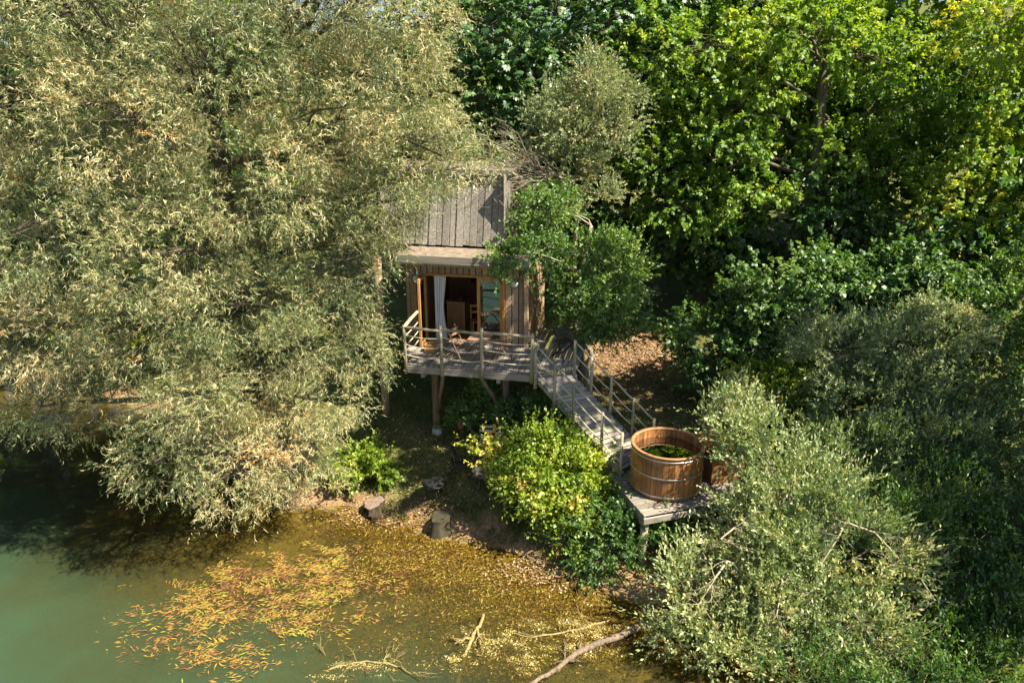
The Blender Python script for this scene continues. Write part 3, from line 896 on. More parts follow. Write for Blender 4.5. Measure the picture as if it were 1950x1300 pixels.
# left side rail towards the wall
o = MB().tube([(0, 0, -.1), (0, 0, RH + .02)], .042, 10).build('rail_post', M['post'], deck); o.location = (-.16, WL - .1, DZ)
rail(deck, (0, -.06, DZ + RH - .02), (-.16, WL - .12, DZ + RH + .02), .045)
for h in (.24, .5, .76):
    rope(deck, (-.01, -.05, DZ + h), (-.15, WL - .13, DZ + h + .03), .05, .014)
# far right railing with thin rods
for k in range(6):
    o = MB().tube([(0, 0, 0), (0, 0, .95)], .011, 6).build('baluster', M['terracotta'], deck); o.location = (DW + .15 + k * .17, 3.62 + .01 * k, DZ)
rail(deck, (DW + .05, 3.62, DZ + .97), (DW + 1.0, 3.66, DZ + .97), .03)

# ------------------------------------------------------------------ walkway down to the tub platform
PZ = 1.59
LA, LB = Vector((.62, 16.28, DZ - .03)), Vector((2.52, 14.68, PZ + .13))
RA, RB = Vector((1.50, 16.48, DZ - .03)), Vector((3.32, 15.32, PZ + .16))
walk = empty('walkway', (0, 0, 0), 0, 'sloping plank walkway with rope railings leading down to the hot tub', 'walkway')
NB = 24
for k in range(NB):
    t = (k + .5) / NB
    a = LA.lerp(LB, t); b = RA.lerp(RB, t)
    dirv = (LB - LA).normalized()
    up = (b - a).cross(-dirv); up = up if up.z > 0 else -up
    x = (b - a).normalized(); z = (up - x * up.dot(x)).normalized(); y = z.cross(x)
    m = Matrix((x, y, z)).transposed().to_4x4(); m.translation = (a + b) / 2 + z * rnd.uniform(-.003, .003)
    step = ((LB - LA).length + (RB - RA).length) / 2 / NB
    board('walk_board', walk, (b - a).length + .04, step - .016, .03, None, mat=M['deck'], mtx=m)
for a, b in ((LA, LB), (RA, RB)):
    dv = Vector((0, 0, -.10))
    inn = ((RA - LA).normalized() * (.05 if a is LA else -.05))
    board('stringer', walk, (b - a).length, .06, .15, None, mat=M['post'], mtx=along(a + dv + inn, b + dv + inn))
def walkrail(A, B, ts, hts, side):
    tops = []
    for t, h in zip(ts, hts):
        p = A.lerp(B, t); off = (LA - RA).normalized() * (.05 * side)
        p = p + off
        o = MB().tube([(0, 0, -.28), (.004, 0, .3), (0, 0, h)], [.041, .039, .037], 10).build('rail_post', M['post'], walk)
        o.location = p
        tops.append((p, h))
    for (p, h), (q, g) in zip(tops[:-1], tops[1:]):
        z = Vector((0, 0, 1))
        rail(walk, p + z * (h - .05), q + z * (g - .05), .023)
        for fr in (.28, .62):
            rope(walk, p + z * h * fr, q + z * g * fr, .04)
walkrail(LA, LB, (0.0, .24, .47, .80, 1.02), (.90, .93, .96, 1.0, 1.03), 1)
walkrail(RA, RB, (0.0, .22, .47, .75, 1.0), (.90, .92, .95, .98, 1.0), -1)
for t in (.45, .85):
    p = LA.lerp(LB, t); q = RA.lerp(RB, t)
    for w_ in (p + Vector((.05, .02, 0)), q - Vector((.06, .02, 0))):
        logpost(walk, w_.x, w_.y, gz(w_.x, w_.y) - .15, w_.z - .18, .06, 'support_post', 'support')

# ------------------------------------------------------------------ tub platform, tub
PROT = R(17)
plat = empty('tub_platform', (2.78, 12.98, 0), PROT, 'weathered plank platform on stilts carrying the hot tub over the bank', 'platform')
PW, PD = 2.6, 2.75
nbp = 18
for k in range(nbp):
    y = (k + .5) * PD / nbp
    board('platform_board', plat, PW + rnd.uniform(-.01, .01), PD / nbp - .018, .035, None, mat=M['deck'], mtx=along((0, y, PZ - .018), (PW, y, PZ - .018)))
board('fascia', plat, PW + .05, .045, .14, None, mat=M['deck'], mtx=along((-.02, -.03, PZ - .115), (PW + .03, -.03, PZ - .115)))
board('fascia', plat, PD, .045, .16, None, mat=M['deck'], mtx=along((.03, 0, PZ - .12), (.03, PD, PZ - .12)))
for x in (.10, 1.3, 2.4):
    board('bearer', plat, PD - .05, .08, .16, None, mat=M['post'], mtx=along((x, .02, PZ - .285), (x, PD - .03, PZ - .285)))
for x, y in ((.10, .14), (.10, 1.15), (.12, 2.3), (2.4, .2), (2.4, 2.4), (1.3, 1.2)):
    p = Matrix.Rotation(PROT, 3, 'Z') @ Vector((x, y, 0)) + plat.location
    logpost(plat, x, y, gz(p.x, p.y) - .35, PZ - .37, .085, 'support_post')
board('step', plat, .62, .26, .05, None, mat=M['fascia'], mtx=along((.06, 2.62, PZ + .055), (.68, 2.62, PZ + .055)))

TUB = Vector((3.48, 14.28, PZ)); TR, TH = .80, 1.03
tub = empty('hot_tub', TUB, 0, 'round wooden hot tub with steel hoops on the plank platform', 'hot tub')
NS = 40
for k in range(NS):
    a0, a1 = 2 * math.pi * (k + .03) / NS, 2 * math.pi * (k + .97) / NS
    mb = MB()
    rt, rb, th = TR, TR * .985, .045
    # local frame of each stave so the grain runs up it
    for z, r in ((.03, rb), (TH, rt)):
        for a in (a0, a1):
            for rr in (r, r - th):
                mb.v.append((rr * math.cos(a), rr * math.sin(a), z))
    mb.f = [(0, 2, 6, 4), (1, 5, 7, 3), (0, 4, 5, 1), (2, 3, 7, 6), (0, 1, 3, 2), (4, 6, 7, 5)]; mb.s = [False] * 6
    mb.build('stave', M['stave'], tub)
for z in (.10, .55, .965):
    r = TR * (.985 + .015 * z / TH) + .006
    MB().lathe([(r, -.016), (r + .007, -.012), (r + .007, .012), (r, .016)], 64).build('hoop', M['hoop'], tub).location = (0, 0, z)
rim = MB().lathe([(TR - .055, 0), (TR - .055, .03), (TR - .045, .035), (TR + .010, .035), (TR + .016, .028), (TR + .016, 0.004), (TR - .055, 0.004)], 72).build('rim', M['tubrim'], tub)
rim.location = (0, 0, TH - .002)
MB().lathe([(TR - .05, -.0), (0, 0)], 40).build('tub_floor', M['stave'], tub).location = (0, 0, .05)
MB().lathe([(0, 0), (TR - .047, 0)], 48).build('tub_water', M['tubwater'], tub).location = (0, 0, TH - .19)
# lining ledge and folded cover at the right side of the tub
cov = empty('tub_cover', (TUB.x + TR + .06, TUB.y + .15, PZ), R(10), 'rust brown folded tub cover resting at the right side of the hot tub', 'cover')
def cov_top(a, b):
    x = a * .95; y = (b - .5) * 1.0
    return (x + .02, y + .2, TH - .10 + .025 * math.sin(a * 9 + b * 4) - .06 * a)
sheet('cover_sheet', cov_top, 14, 14, M['cover'], cov)
def cov_drape(a, b):
    return (.04 + .03 * math.sin(a * 17) * b + .32 * a, -.31 - .07 * b * (1 + .4 * math.sin(a * 23)), TH - .11 - b * .34)
sheet('drape', cov_drape, 22, 8, M['cover'], cov)
slabp('cover_stand', M['inner'], (.16, -.18, 0), (.9, .6, TH - .22), cov)

# ------------------------------------------------------------------ furniture
def folding_chair(name, label, loc, rz, wood_, frame, group=None, sc=1.0, folded=False):
    t = empty(name, loc, rz, label, 'chair', group)
    t.scale = (sc, sc, sc)
    hw = .20
    for s in (-1, 1):
        x = s * hw
        MB().bar((x, -.24, 0), (x, .20, .86), .022, .035, up=(1, 0, 0)).build('leg', frame, t)
        x2 = s * (hw - .035)
        MB().bar((x2, .26, 0), (x2, -.20, .45), .022, .035, up=(1, 0, 0)).build('leg', frame, t)
    for k in range(5):
        board('seat_slat', t, .44 - .04, .06, .018, None, mat=wood_, mtx=along((-.2, -.19 + k * .085, .462), (.2, -.19 + k * .085, .462)))
    for z in (.66, .76):
        y = -.24 + .44 * z / .86
        board('back_slat', t, .46, .065, .018, None, mat=wood_, mtx=along((-.23, y - .03, z), (.23, y - .03, z), up=(0, -.9, .45)))
    MB().bar((-.2, .25, .06), (.2, .25, .06), .02, .02).build('stretcher', frame, t)
    return t
def cabpt(x, y, z=DZ):
    p = Matrix.Rotation(CROT, 3, 'Z') @ Vector((x, y, 0)) + Vector(CAB)
    return (p.x, p.y, z)
folding_chair('folding_chair', 'brown wooden folding chair at the left of the small deck table', cabpt(1.15, .72), CROT + R(75), M['chairwood'], M['chairwood'], 'folding chairs on the deck')
folding_chair('folding_chair', 'brown wooden folding chair by the sliding glass door on the deck', cabpt(2.35, .95), CROT + R(-80), M['chairwood'], M['chairwood'], 'folding chairs on the deck')
dt = empty('deck_table', cabpt(1.78, .72), CROT, 'small brown folding table with crossed legs on the deck', 'table')
for k in range(6):
    board('table_slat', dt, .56, .085, .02, None, mat=M['chairwood'], mtx=along((-.28, -.23 + k * .092, .6), (.28, -.23 + k * .092, .6)))
for y in (-.2, .2):
    MB().bar((-.25, y, 0), (.25, y, .585), .02, .035, up=(0, 1, 0)).build('leg', M['chairwood'], dt)
    MB().bar((.25, y + .025, 0), (-.25, y + .025, .585), .02, .035, up=(0, 1, 0)).build('leg', M['chairwood'], dt)
pb = empty('planter_box', cabpt(.30, 1.05), CROT, 'small square wooden planter on the deck by the open door leaf', 'planter')
for s in (-1, 1):
    board('side_panel', pb, .26, .02, .22, None, mat=M['larch'], mtx=along((-.13, s * .12, .115), (.13, s * .12, .115)))
    board('side_panel', pb, .22, .02, .22, None, mat=M['larch'], mtx=along((s * .12, -.11, .115), (s * .12, .11, .115)))
slabp('soil', M['stump'], (-.11, -.11, .02), (.11, .11, .18), pb)
folding_chair('folding_chair', 'black folding chair on the side deck under the leafy tree', cabpt(3.9, 1.3), CROT + R(50), M['black'], M['black'])
ca = (-.64, 16.95); folding_chair('lawn_chair', 'pale slatted folding chair on the lawn, the left one of the pair', (*ca, gz(*ca)), R(-8), M['slatwhite'], M['black'], 'slatted chairs on the lawn')
ca = (-.20, 16.85); folding_chair('lawn_chair', 'pale slatted folding chair on the lawn, the right one next to the yellow green bush', (*ca, gz(*ca)), R(4), M['slatwhite'], M['black'], 'slatted chairs on the lawn')
ca = (-1.38, 16.3); folding_chair('lawn_chair', 'dark folding chair in the shade left of the fire bowl', (*ca, gz(*ca)), R(100), M['black'], M['black'], 'dark chairs on the lawn')
bx, by = -.72, 15.95
fb = empty('fire_bowl', (bx, by, gz(bx, by)), 0, 'grey metal fire bowl on the lawn behind the yellow green bush', 'fire bowl')
MB().lathe([(0, .30), (.16, .31), (.26, .38), (.30, .44), (.31, .44), (.27, .36), (.17, .28), (0, .27)], 28).build('bowl', M['iron'], fb)
for a in (0, 2.1, 4.2):
    MB().tube([(.18 * math.cos(a), .18 * math.sin(a), .30), (.24 * math.cos(a), .24 * math.sin(a), 0)], .014, 6).build('leg', M['iron'], fb)
bx, by = -1.95, 15.75
lt = empty('low_table', (bx, by, gz(bx, by)), .3, 'low round dark metal table on the lawn near the hollow stump', 'table')
MB().lathe([(0, .42), (.30, .42), (.31, .41), (.30, .395), (0, .395)], 28).build('tabletop', M['black'], lt)
for a in (.5, 2.6, 4.7):
    MB().tube([(.2 * math.cos(a), .2 * math.sin(a), .395), (.25 * math.cos(a), .25 * math.sin(a), 0)], .012, 6).build('leg', M['black'], lt)
bx, by = -1.44, 18.15
vs = empty('clay_vase', (bx, by, gz(bx, by)), 0, 'tall terracotta chimney pot vase left of the dark green shrub', 'vase')
MB().lathe([(0, 0), (.09, 0), (.10, .1), (.13, .42), (.135, .5), (.15, .52), (.15, .56), (.125, .56), (.115, .45), (0, .40)], 24).build('body', M['terracotta'], vs)
MB().lathe([(.10, 0), (.17, .0), (.18, .06), (.10, .06)], 24).build('collar', M['black'], vs).location = (0, 0, .56)

# stump and root stock
def stump(name, label, loc, r, h, hollow, seed, mat, cutmat=None):
    rng = np.random.default_rng(seed)
    t = empty(name, loc, 0, label, 'stump')
    n = 28
    ph = rng.uniform(0, 6, 4)
    def rad(a, z):
        return r * (1 + .10 * math.sin(3 * a + ph[0]) + .06 * math.sin(7 * a + ph[1]) + .035 * math.sin(13 * a + ph[2])) * (1.35 - .35 * min(1, z / h * 1.4))
    mb = MB(); lv = [0, .12 * h, .35 * h, .7 * h, h]
    for z in lv:
        for k in range(n):
            a = 2 * math.pi * k / n
            mb.v.append((rad(a, z) * math.cos(a), rad(a, z) * math.sin(a), z + (.06 * math.sin(a + 1.0) if z == h else 0)))
    for i in range(len(lv) - 1):
        for k in range(n):
            a = 2 * math.pi * (k + .5) / n
            if hollow and i < 3 and abs(((a - hollow + math.pi) % (2 * math.pi)) - math.pi) < .85 - .14 * i:
                continue
            k2 = (k + 1) % n
            mb.f.append((i * n + k, i * n + k2, (i + 1) * n + k2, (i + 1) * n + k)); mb.s.append(True)
    mb.build('bark', mat, t)
    cut = MB()
    cut.poly([(rad(2 * math.pi * k / n, h) * math.cos(2 * math.pi * k / n) * .985, rad(2 * math.pi * k / n, h) * math.sin(2 * math.pi * k / n) * .985, h - .004 + .06 * math.sin(2 * math.pi * k / n + 1.0)) for k in range(n)])
    cut.build('cut_face', cutmat or M['cut'], t)
    return t
stump('tree_stump', 'hollow tree stump with a pale cut top at the pond edge', (-3.48, 15.62, gz(-3.48, 15.62) - .05), .25, .32, R(228), 3, M['stump'])
rs_ = stump('root_stock', 'mossy dark root stock at the water edge right of the hollow stump', (-1.72, 14.75, gz(-1.72, 14.75) - .12), .21, .52, None, 8, M['rock'], M['rock'])

# ------------------------------------------------------------------ trees
# the big willow
WLOB = [(-2.9, 16.2, 7.7, .75, .6, .8), (-2.2, 16.4, 8.5, .8, .6, .5), (-1.6, 16.5, 8.35, .55, .5, .35), (-3.5, 16.3, 6.9, .6, .6, .6), (-4.4, 13.9, 13.2, 1.2, 1.1, 1.0), (-6.6, 13.5, 13.2, 1.3, 1.1, 1.0), (-8.8, 13.6, 13.6, 1.3, 1.1, 1.0), (-2.5, 15.7, 8.7, 1.0, .8, .7), (-1.4, 16.0, 9.1, .9, .8, .5), (-.75, 16.2, 8.75, .5, .5, .3), (-3.4, 15.9, 7.4, .9, .8, .8), (-3.1, 15.6, 9.4, 1.0, .9, .8), (-11.2, 15.2, 3.6, 1.3, 1.1, 1.0), (-12.8, 15.8, 5.2, 1.4, 1.2, 1.2), (-9.6, 16.2, 4.6, 1.3, 1.1, 1.0), (-8.0, 16.4, 4.0, 1.2, 1.1, 1.0), (-7.2, 16.0, 5.6, 1.2, 1.1, 1.0), (-2.3, 14.4, 12.9, 1.1, 1.2, 1.1),
        (-2.3, 14.2, 11.7, 1.2, 1.3, 1.3), (-2.5, 14.2, 10.1, 1.1, 1.2, 1.0), (-2.0, 14.6, 8.8, 1.05, 1.1, .85), (-2.9, 15.0, 7.8, 1.0, 1.1, .8), (-3.7, 15.3, 6.6, .95, 1.1, .95),
        (-4.1, 15.2, 5.3, .85, 1.0, .9), (-3.7, 15.6, 4.3, .75, .8, .65), (-4.5, 15.0, 3.5, .95, 1.0, .85), (-5.2, 14.5, 2.4, .95, .9, .9), (-4.9, 15.1, 1.7, .75, .8, .8),
        (-6.3, 13.1, 4.2, .95, .9, .65), (-7.2, 13.4, 2.9, 1.05, .9, .8), (-6.3, 13.9, 2.2, 1.1, .9, .95), (-9.6, 14.2, 3.6, 1.0, .9, .6),
        (-4.8, 13.3, 8.5, 1.3, 1.0, 1.0), (-6.5, 12.9, 7.1, 1.4, 1.0, .95), (-8.6, 13.1, 7.6, 1.4, 1.1, 1.0), (-5.4, 13.5, 6.0, 1.25, 1.0, .85), (-7.4, 13.3, 5.6, 1.35, 1.0, .8), (-9.7, 13.6, 5.4, 1.3, 1.1, .9),
        (-3.5, 13.9, 9.6, 1.2, 1.1, .95), (-5.1, 13.4, 10.4, 1.4, 1.1, 1.1), (-6.9, 13.1, 9.4, 1.3, 1.0, 1.0), (-9.0, 13.3, 10.0, 1.5, 1.1, 1.1), (-3.5, 14.0, 11.7, 1.2, 1.1, 1.2), (-5.5, 14.0, 12.4, 1.4, 1.2, 1.2), (-7.6, 13.6, 11.6, 1.4, 1.2, 1.1),
        (-9.9, 14.0, 12.2, 1.4, 1.2, 1.2), (-11.2, 14.0, 9.0, 1.4, 1.2, 1.3), (-11.4, 14.4, 6.3, 1.3, 1.2, 1.1), (-5.0, 14.9, 4.7, 1.0, 1.0, .8), (-6.2, 14.8, 3.6, 1.0, 1.0, .8),
        (-4.2, 16.2, 10.2, 1.5, 1.4, 1.4), (-6.4, 16.8, 11.4, 1.7, 1.5, 1.5), (-8.6, 17.0, 10.2, 1.7, 1.5, 1.5), (-5.2, 17.0, 7.6, 1.4, 1.3, 1.4), (-7.6, 16.8, 7.2, 1.6, 1.4, 1.4), (-10.2, 17.0, 7.8, 1.7, 1.5, 1.5),
        (-3.6, 16.0, 12.8, 1.4, 1.3, 1.2), (-7.8, 15.8, 13.4, 1.8, 1.5, 1.3), (-10.5, 16.6, 12.6, 1.8, 1.6, 1.6)]
tree('willow_tree', 'huge pale olive willow overhanging the pond at the left', 'willow', 'willow', 11, (-5.9, 17.0, gz(-5.9, 17.0) - .1), (-6.2, 15.6, 9.5), .42, .14, WLOB, 760000, per=12, low=-.95, shift=.06, frac=.3, thin=.9, zmin=.35, lscale=.95, core=.8)

GB = 'wood of broadleaf trees behind the cabin'
CL = [(-.6, 25.2, 12.0, 1.6, 1.4, 1.4), (1.4, 25.0, 12.6, 1.7, 1.4, 1.4), (3.3, 25.4, 12.2, 1.6, 1.4, 1.4), (-.9, 25.2, 10.0, 1.4, 1.2, 1.0), (.7, 24.8, 10.6, 1.3, 1.1, .9), (2.3, 25.2, 10.4, 1.3, 1.2, 1.0),
      (-1.4, 25.6, 8.2, 1.3, 1.2, .9), (.4, 26.2, 8.6, 1.3, 1.2, 1.0), (3.6, 25.8, 9.8, 1.3, 1.2, 1.0), (-2.0, 26.4, 12.5, 1.8, 1.5, 1.6), (1.8, 27.5, 9.0, 1.8, 1.5, 1.6), (-.8, 27.5, 7.0, 1.6, 1.4, 1.4), (4.2, 27, 12.5, 2, 1.6, 2)]
tree('chestnut_tree', 'dark green horse chestnut with hand shaped leaves behind the cabin', 'chestnut', 'chestnut', 12, (.6, 27.5, gz(.6, 27.5) - .1), (.9, 27.0, 11.0), .35, .15, CL, 72000, per=18, shift=.03)

ML = [(6.2, 22.6, 11.4, 1.5, 1.3, 1.0), (7.6, 22.0, 10.2, 1.2, 1.1, .8), (9.2, 22.2, 11.9, 1.6, 1.4, 1.0), (11.2, 22.4, 11.2, 1.5, 1.3, 1.0), (6.0, 22.4, 9.5, 1.2, 1.1, .8), (5.0, 22.6, 8.0, 1.1, 1.1, .8), (6.8, 21.8, 8.4, 1.2, 1.1, .75),
      (12.2, 22.0, 9.6, 1.3, 1.2, .8), (10.6, 21.6, 8.4, 1.2, 1.1, .7), (5.6, 22.0, 6.6, 1.2, 1.1, .8), (7.6, 21.4, 6.9, 1.2, 1.1, .75), (12.0, 21.6, 7.6, 1.3, 1.1, .8), (10.8, 22.4, 6.6, 1.0, 1.0, .5),
      (4.6, 23.4, 11.2, 1.4, 1.3, 1.2), (8.2, 24.6, 13.0, 1.8, 1.5, 1.2), (11.2, 25.0, 13.2, 1.8, 1.5, 1.2), (7.0, 25.5, 9.5, 1.6, 1.4, 1.2), (10.5, 25.8, 9.5, 1.7, 1.5, 1.2), (4.4, 24.5, 8.6, 1.4, 1.3, 1.2), (13.0, 24.5, 11.5, 1.6, 1.4, 1.3)]
tree('maple_tree', 'large green maple with forked dark trunk at the upper right', 'maple', 'maple', 13, (9.5, 23.9, gz(9.5, 23.9) - .1), (9.9, 23.9, 11.0), .30, .15, [(a, b + 1.6, c, d, e, f) for a, b, c, d, e, f in ML], 92000, per=14, shift=.0, low=-.8)

YL = [(13.4, 21.2, 11.6, 1.3, 1.2, 1.0), (15.2, 21.4, 12.2, 1.4, 1.3, 1.1), (14.0, 20.6, 10.0, 1.2, 1.1, .8), (15.6, 20.8, 10.2, 1.3, 1.2, .9), (13.8, 20.4, 8.4, 1.2, 1.1, .8), (15.4, 20.2, 8.2, 1.2, 1.1, .9), (12.8, 20.4, 7.0, 1.1, 1.0, .7), (14.6, 20.0, 6.6, 1.2, 1.1, .8), (16.4, 21.5, 9, 1.4, 1.3, 1.4), (17, 22, 12, 1.6, 1.4, 1.5)]
tree('field_maple_tree', 'sunlit yellow green tree at the far right edge', 'maple', 'maple', 14, (15.0, 22.0, gz(15.0, 22.0) - .1), (15.0, 21.6, 10.5), .22, .09, YL, 50000, per=14, shift=.16, low=-.8, lscale=.75)

UL = [(5.5, 19.2, 3.4, .75, .7, .65), (6.5, 19.0, 4.0, .9, .7, .7), (7.6, 19.4, 4.6, 1.0, .9, .7), (8.8, 19.6, 4.9, 1.0, .9, .7), (6.0, 18.8, 3.0, .8, .8, .6), (7.2, 18.8, 3.4, .9, .8, .6), (9.8, 19.4, 4.6, 1.0, .9, .7), (10.8, 19.0, 5.2, 1.0, .9, .6), (8.2, 18.4, 2.8, .8, .7, .6), (12.0, 19.0, 5.0, 1.1, 1, .7)]
tree('young_maple_tree', 'low dark green maple between the lawn and the right hand shrubs', 'maple', 'dark', 15, (8.0, 20.4, gz(8.0, 20.4) - .1), (8.2, 20.0, 4.2), .12, .06, UL, 50000, per=14, shift=.08, low=-.6, lscale=.85)

SL = [(1.9, 20.8, 7.9, .45, .45, .35), (2.9, 20.9, 8.4, .45, .45, .35), (2.6, 21.0, 7.3, .45, .45, .35), (1.4, 20.9, 7.4, .45, .4, .35), (3.3, 21.0, 9.3, .4, .4, .35), (1.3, 20.9, 9.6, .75, .7, .6), (2.3, 20.7, 9.9, .75, .7, .55), (1.7, 20.5, 9.0, .8, .7, .5), (2.7, 20.8, 9.2, .6, .6, .5), (.9, 20.9, 8.9, .6, .6, .45), (2.3, 20.9, 10.6, .45, .45, .45), (1.4, 20.8, 8.4, .6, .6, .4), (3.1, 21.0, 10.0, .4, .4, .5)]
tree('sallow_tree', 'slender grey green sallow tree with a rounded crown above the cabin roof', 'sallow', 'sallow', 16, (2.25, 20.9, gz(2.25, 20.9) - .1), (2.15, 20.9, 8.7), .11, .05, SL, 36000, bark='palebark', per=16, shift=.14, low=-.5)
AL = [(1.45, 19.3, 5.5, .6, .55, .45), (2.3, 19.4, 5.7, .75, .65, .45), (3.0, 19.5, 5.2, .7, .65, .45), (1.9, 18.9, 4.7, .75, .65, .45), (2.8, 18.9, 4.3, .75, .65, .45), (1.75, 18.6, 4.1, .5, .45, .35), (3.1, 19.2, 3.9, .55, .55, .35), (.6, 18.5, 6.05, .4, .4, .22), (.05, 18.1, 6.0, .4, .35, .2), (-.45, 17.95, 5.95, .28, .28, .16),
      (.85, 19.3, 7.0, .5, .45, .4), (1.2, 20.0, 7.0, .45, .5, .4), (3.2, 20.3, 5.7, .5, .5, .4), (.65, 19.2, 6.4, .35, .35, .3)]
tree('alder_tree', 'fresh green leafy tree growing beside the cabin door and walkway', 'alder', 'alder', 17, (2.3, 19.9, gz(2.3, 19.9) - .1), (2.2, 19.7, 6.6), .10, .05, AL, 30000, bark='palebark', per=14, shift=.05, low=-.8)

OV = [(6.6, 14.6, 14.2, 1.5, 1.3, .9), (8.4, 14.2, 14.6, 1.6, 1.3, 1.0), (8.0, 12.9, 14.0, 1.4, 1.1, .8), (10.2, 14.0, 14.8, 1.7, 1.4, 1.0), (12.2, 13.6, 15.0, 1.7, 1.4, 1.2), (14.4, 13.4, 14.6, 1.7, 1.4, 1.3), (9.4, 15.8, 15.0, 1.5, 1.3, 1.0),
      (17.2, 12.2, 13.4, 1.5, 1.2, 1.2), (11.4, 15.4, 15.4, 1.5, 1.3, 1.0), (13.4, 14.8, 15.6, 1.6, 1.3, 1.1)]
tree('unseen_shade_tree', 'tall unseen tree beyond the right edge, its canopy placed to shade lawn and deck', 'maple', 'maple', 18, (15.0, 12.4, gz(15.0, 12.4) - .1), (14.8, 12.6, 13.4), .34, .16, [(a, b - 1.0, c, d, e, f) for a, b, c, d, e, f in OV], 17000, per=14, low=-.9, lscale=1.5)  # out of view; lobes set where their shade lands on lawn and deck

OW = [(16.6, 9.0, 12.2, 1.6, 1.3, 1.2), (18.2, 9.2, 13.4, 1.7, 1.4, 1.3), (19.4, 9.8, 11.8, 1.7, 1.4, 1.3), (17.4, 10.4, 13.8, 1.6, 1.3, 1.1), (19.6, 8.4, 14.2, 1.6, 1.3, 1.1), (17.6, 8.2, 11.2, 1.5, 1.2, 1.1), (20.4, 11.2, 13.6, 1.7, 1.4, 1.3)]
tree('unseen_shade_tree', 'second tall unseen tree beyond the lower right edge, added to shade the shrubs', 'maple', 'maple', 19, (18.6, 8.0, gz(18.6, 8.0) - .1), (18.6, 8.0, 12.6), .3, .14, [(a, b - 1.4, c, d, e, f) for a, b, c, d, e, f in OW], 14000, per=14, low=-.9, lscale=1.5)  # out of view, added to deepen the shade on the corner shrubs

# dead twiggy branches left of the sallow
def twigtree(rng, mb, p, d, L, r, depth, flat=0.0):
    n = 5
    q = wiggle(rng, p, np.array(p) + np.array(d) * L, n, .35)
    mb.tube(q, np.linspace(r, r * .45, n), 4 if depth > 0 else 3, cap=False)
    if depth <= 0:
        return
    for k in range(rng.integers(3, 6)):
        s = q[rng.integers(1, n)]
        nd_ = unit(np.array(d) + rng.normal(size=3) * np.array([.6, .45, .45]))
        twigtree(rng, mb, s, nd_, L * rng.uniform(.4, .75), r * .5, depth - 1)
rng = np.random.default_rng(33)
db = empty('dead_branch', (1.9, 20.6, 7.3), 0, 'bare grey dead branches reaching out over the cabin roof', 'branch')
for k in range(9):
    mb = MB()
    twigtree(rng, mb, np.array((rng.uniform(-.5, .2), rng.uniform(-.3, .1), rng.uniform(-.1, .6))), unit(np.array((-1.0, -.3, rng.uniform(.0, .75)))), rng.uniform(1.3, 2.0), .027, 3)
    mb.build('limb', M['deadbark'], db)

# grey green shrubs on the right
def shrub(name, label, kind, mat, seed, base, lobes, count, bark='palebark', per=12, shift=0., low=-.6, lscale=1., frac=.8, group=None, r=.05, zmin=None, thin=1.6, core=.55):
    c = np.mean(np.array(lobes)[:, :3], 0)
    top = (base[0] * .4 + c[0] * .6, base[1] * .4 + c[1] * .6, base[2] * .5 + c[2] * .5)
    return tree(name, label, kind, mat, seed, base, top, r, r * .5, lobes, count, group, bark, 'shrub', per, low, shift, lscale, thin, frac, zmin, core, 'stem', 'foliage')

OL = [(4.7, 13.75, 2.9, .36, .42, .45), (4.85, 13.9, 3.4, .36, .4, .4), (5.3, 13.3, 2.8, .65, .6, .55), (5.1, 12.5, 2.15, .6, .55, .45), (5.8, 12.6, 2.3, .8, .7, .6), (4.6, 12.1, 1.5, .65, .55, .5), (5.2, 11.9, 1.6, .8, .6, .55), (6.3, 12.0, 1.8, .9, .7, .6), (3.6, 11.5, .85, .7, .55, .45), (4.6, 11.3, .9, .8, .6, .5), (5.6, 11.2, 1.1, .9, .6, .5),
      (6.9, 11.6, 1.5, .8, .6, .5), (3.35, 11.0, .55, .5, .45, .38), (4.0, 10.7, .45, .7, .5, .4), (5.1, 10.5, .5, .8, .5, .4), (6.2, 10.7, .7, .8, .5, .45), (5.0, 14.4, 3.1, .5, .5, .45)]
ol = shrub('oleaster_shrub', 'pale silver green spreading shrub in front of the hot tub platform', 'oleaster', 'oleaster', 21, (5.4, 12.0, gz(5.4, 12.0) - .1), OL, 56000, shift=.16, per=10, zmin=.05, r=.09, thin=2.6, core=.72)
rng = np.random.default_rng(37)
ob = np.array(ol.location)
for pts in ([(5.6, 11.7, 1.3), (6.1, 11.6, 2.2), (6.25, 11.5, 2.45), (6.0, 11.2, 2.3), (5.6, 10.9, 1.9)], [(6.2, 11.5, 2.4), (6.7, 11.3, 2.3), (7.1, 11.1, 1.9)], [(4.3, 11.6, 1.4), (4.0, 11.2, 1.75), (3.7, 10.9, 1.6), (3.4, 10.7, 1.2)],
            [(6.9, 11.2, 1.7), (7.3, 10.9, 1.8), (7.6, 10.6, 1.35)], [(5.0, 11.2, 1.5), (4.9, 10.8, 1.6), (4.7, 10.4, 1.2)], [(4.6, 12.0, 1.8), (4.2, 11.6, 2.2), (3.9, 11.4, 2.1)], [(5.9, 11.0, 1.3), (6.1, 10.5, 1.2), (6.4, 10.2, .8)]):
    mb = MB()
    Q = [np.array(p) - ob for p in pts]
    mb.tube(Q, np.linspace(.028, .012, len(Q)), 6, cap=False)
    for q in Q[1:]:
        for k in range(3):
            twigtree(rng, mb, q, unit(np.array([rng.normal(), rng.normal() - .4, rng.normal() * .6])), rng.uniform(.25, .5), .008, 1)
    mb.build('branch', M['deadbark'], ol)
GA = [(7.9, 16.4, 3.9, .9, .8, .7), (9.0, 16.3, 4.1, 1.0, .8, .75), (10.2, 16.4, 4.3, 1.0, .9, .8), (8.4, 15.8, 3.2, .9, .7, .6), (9.6, 15.7, 3.3, 1.0, .7, .6)]
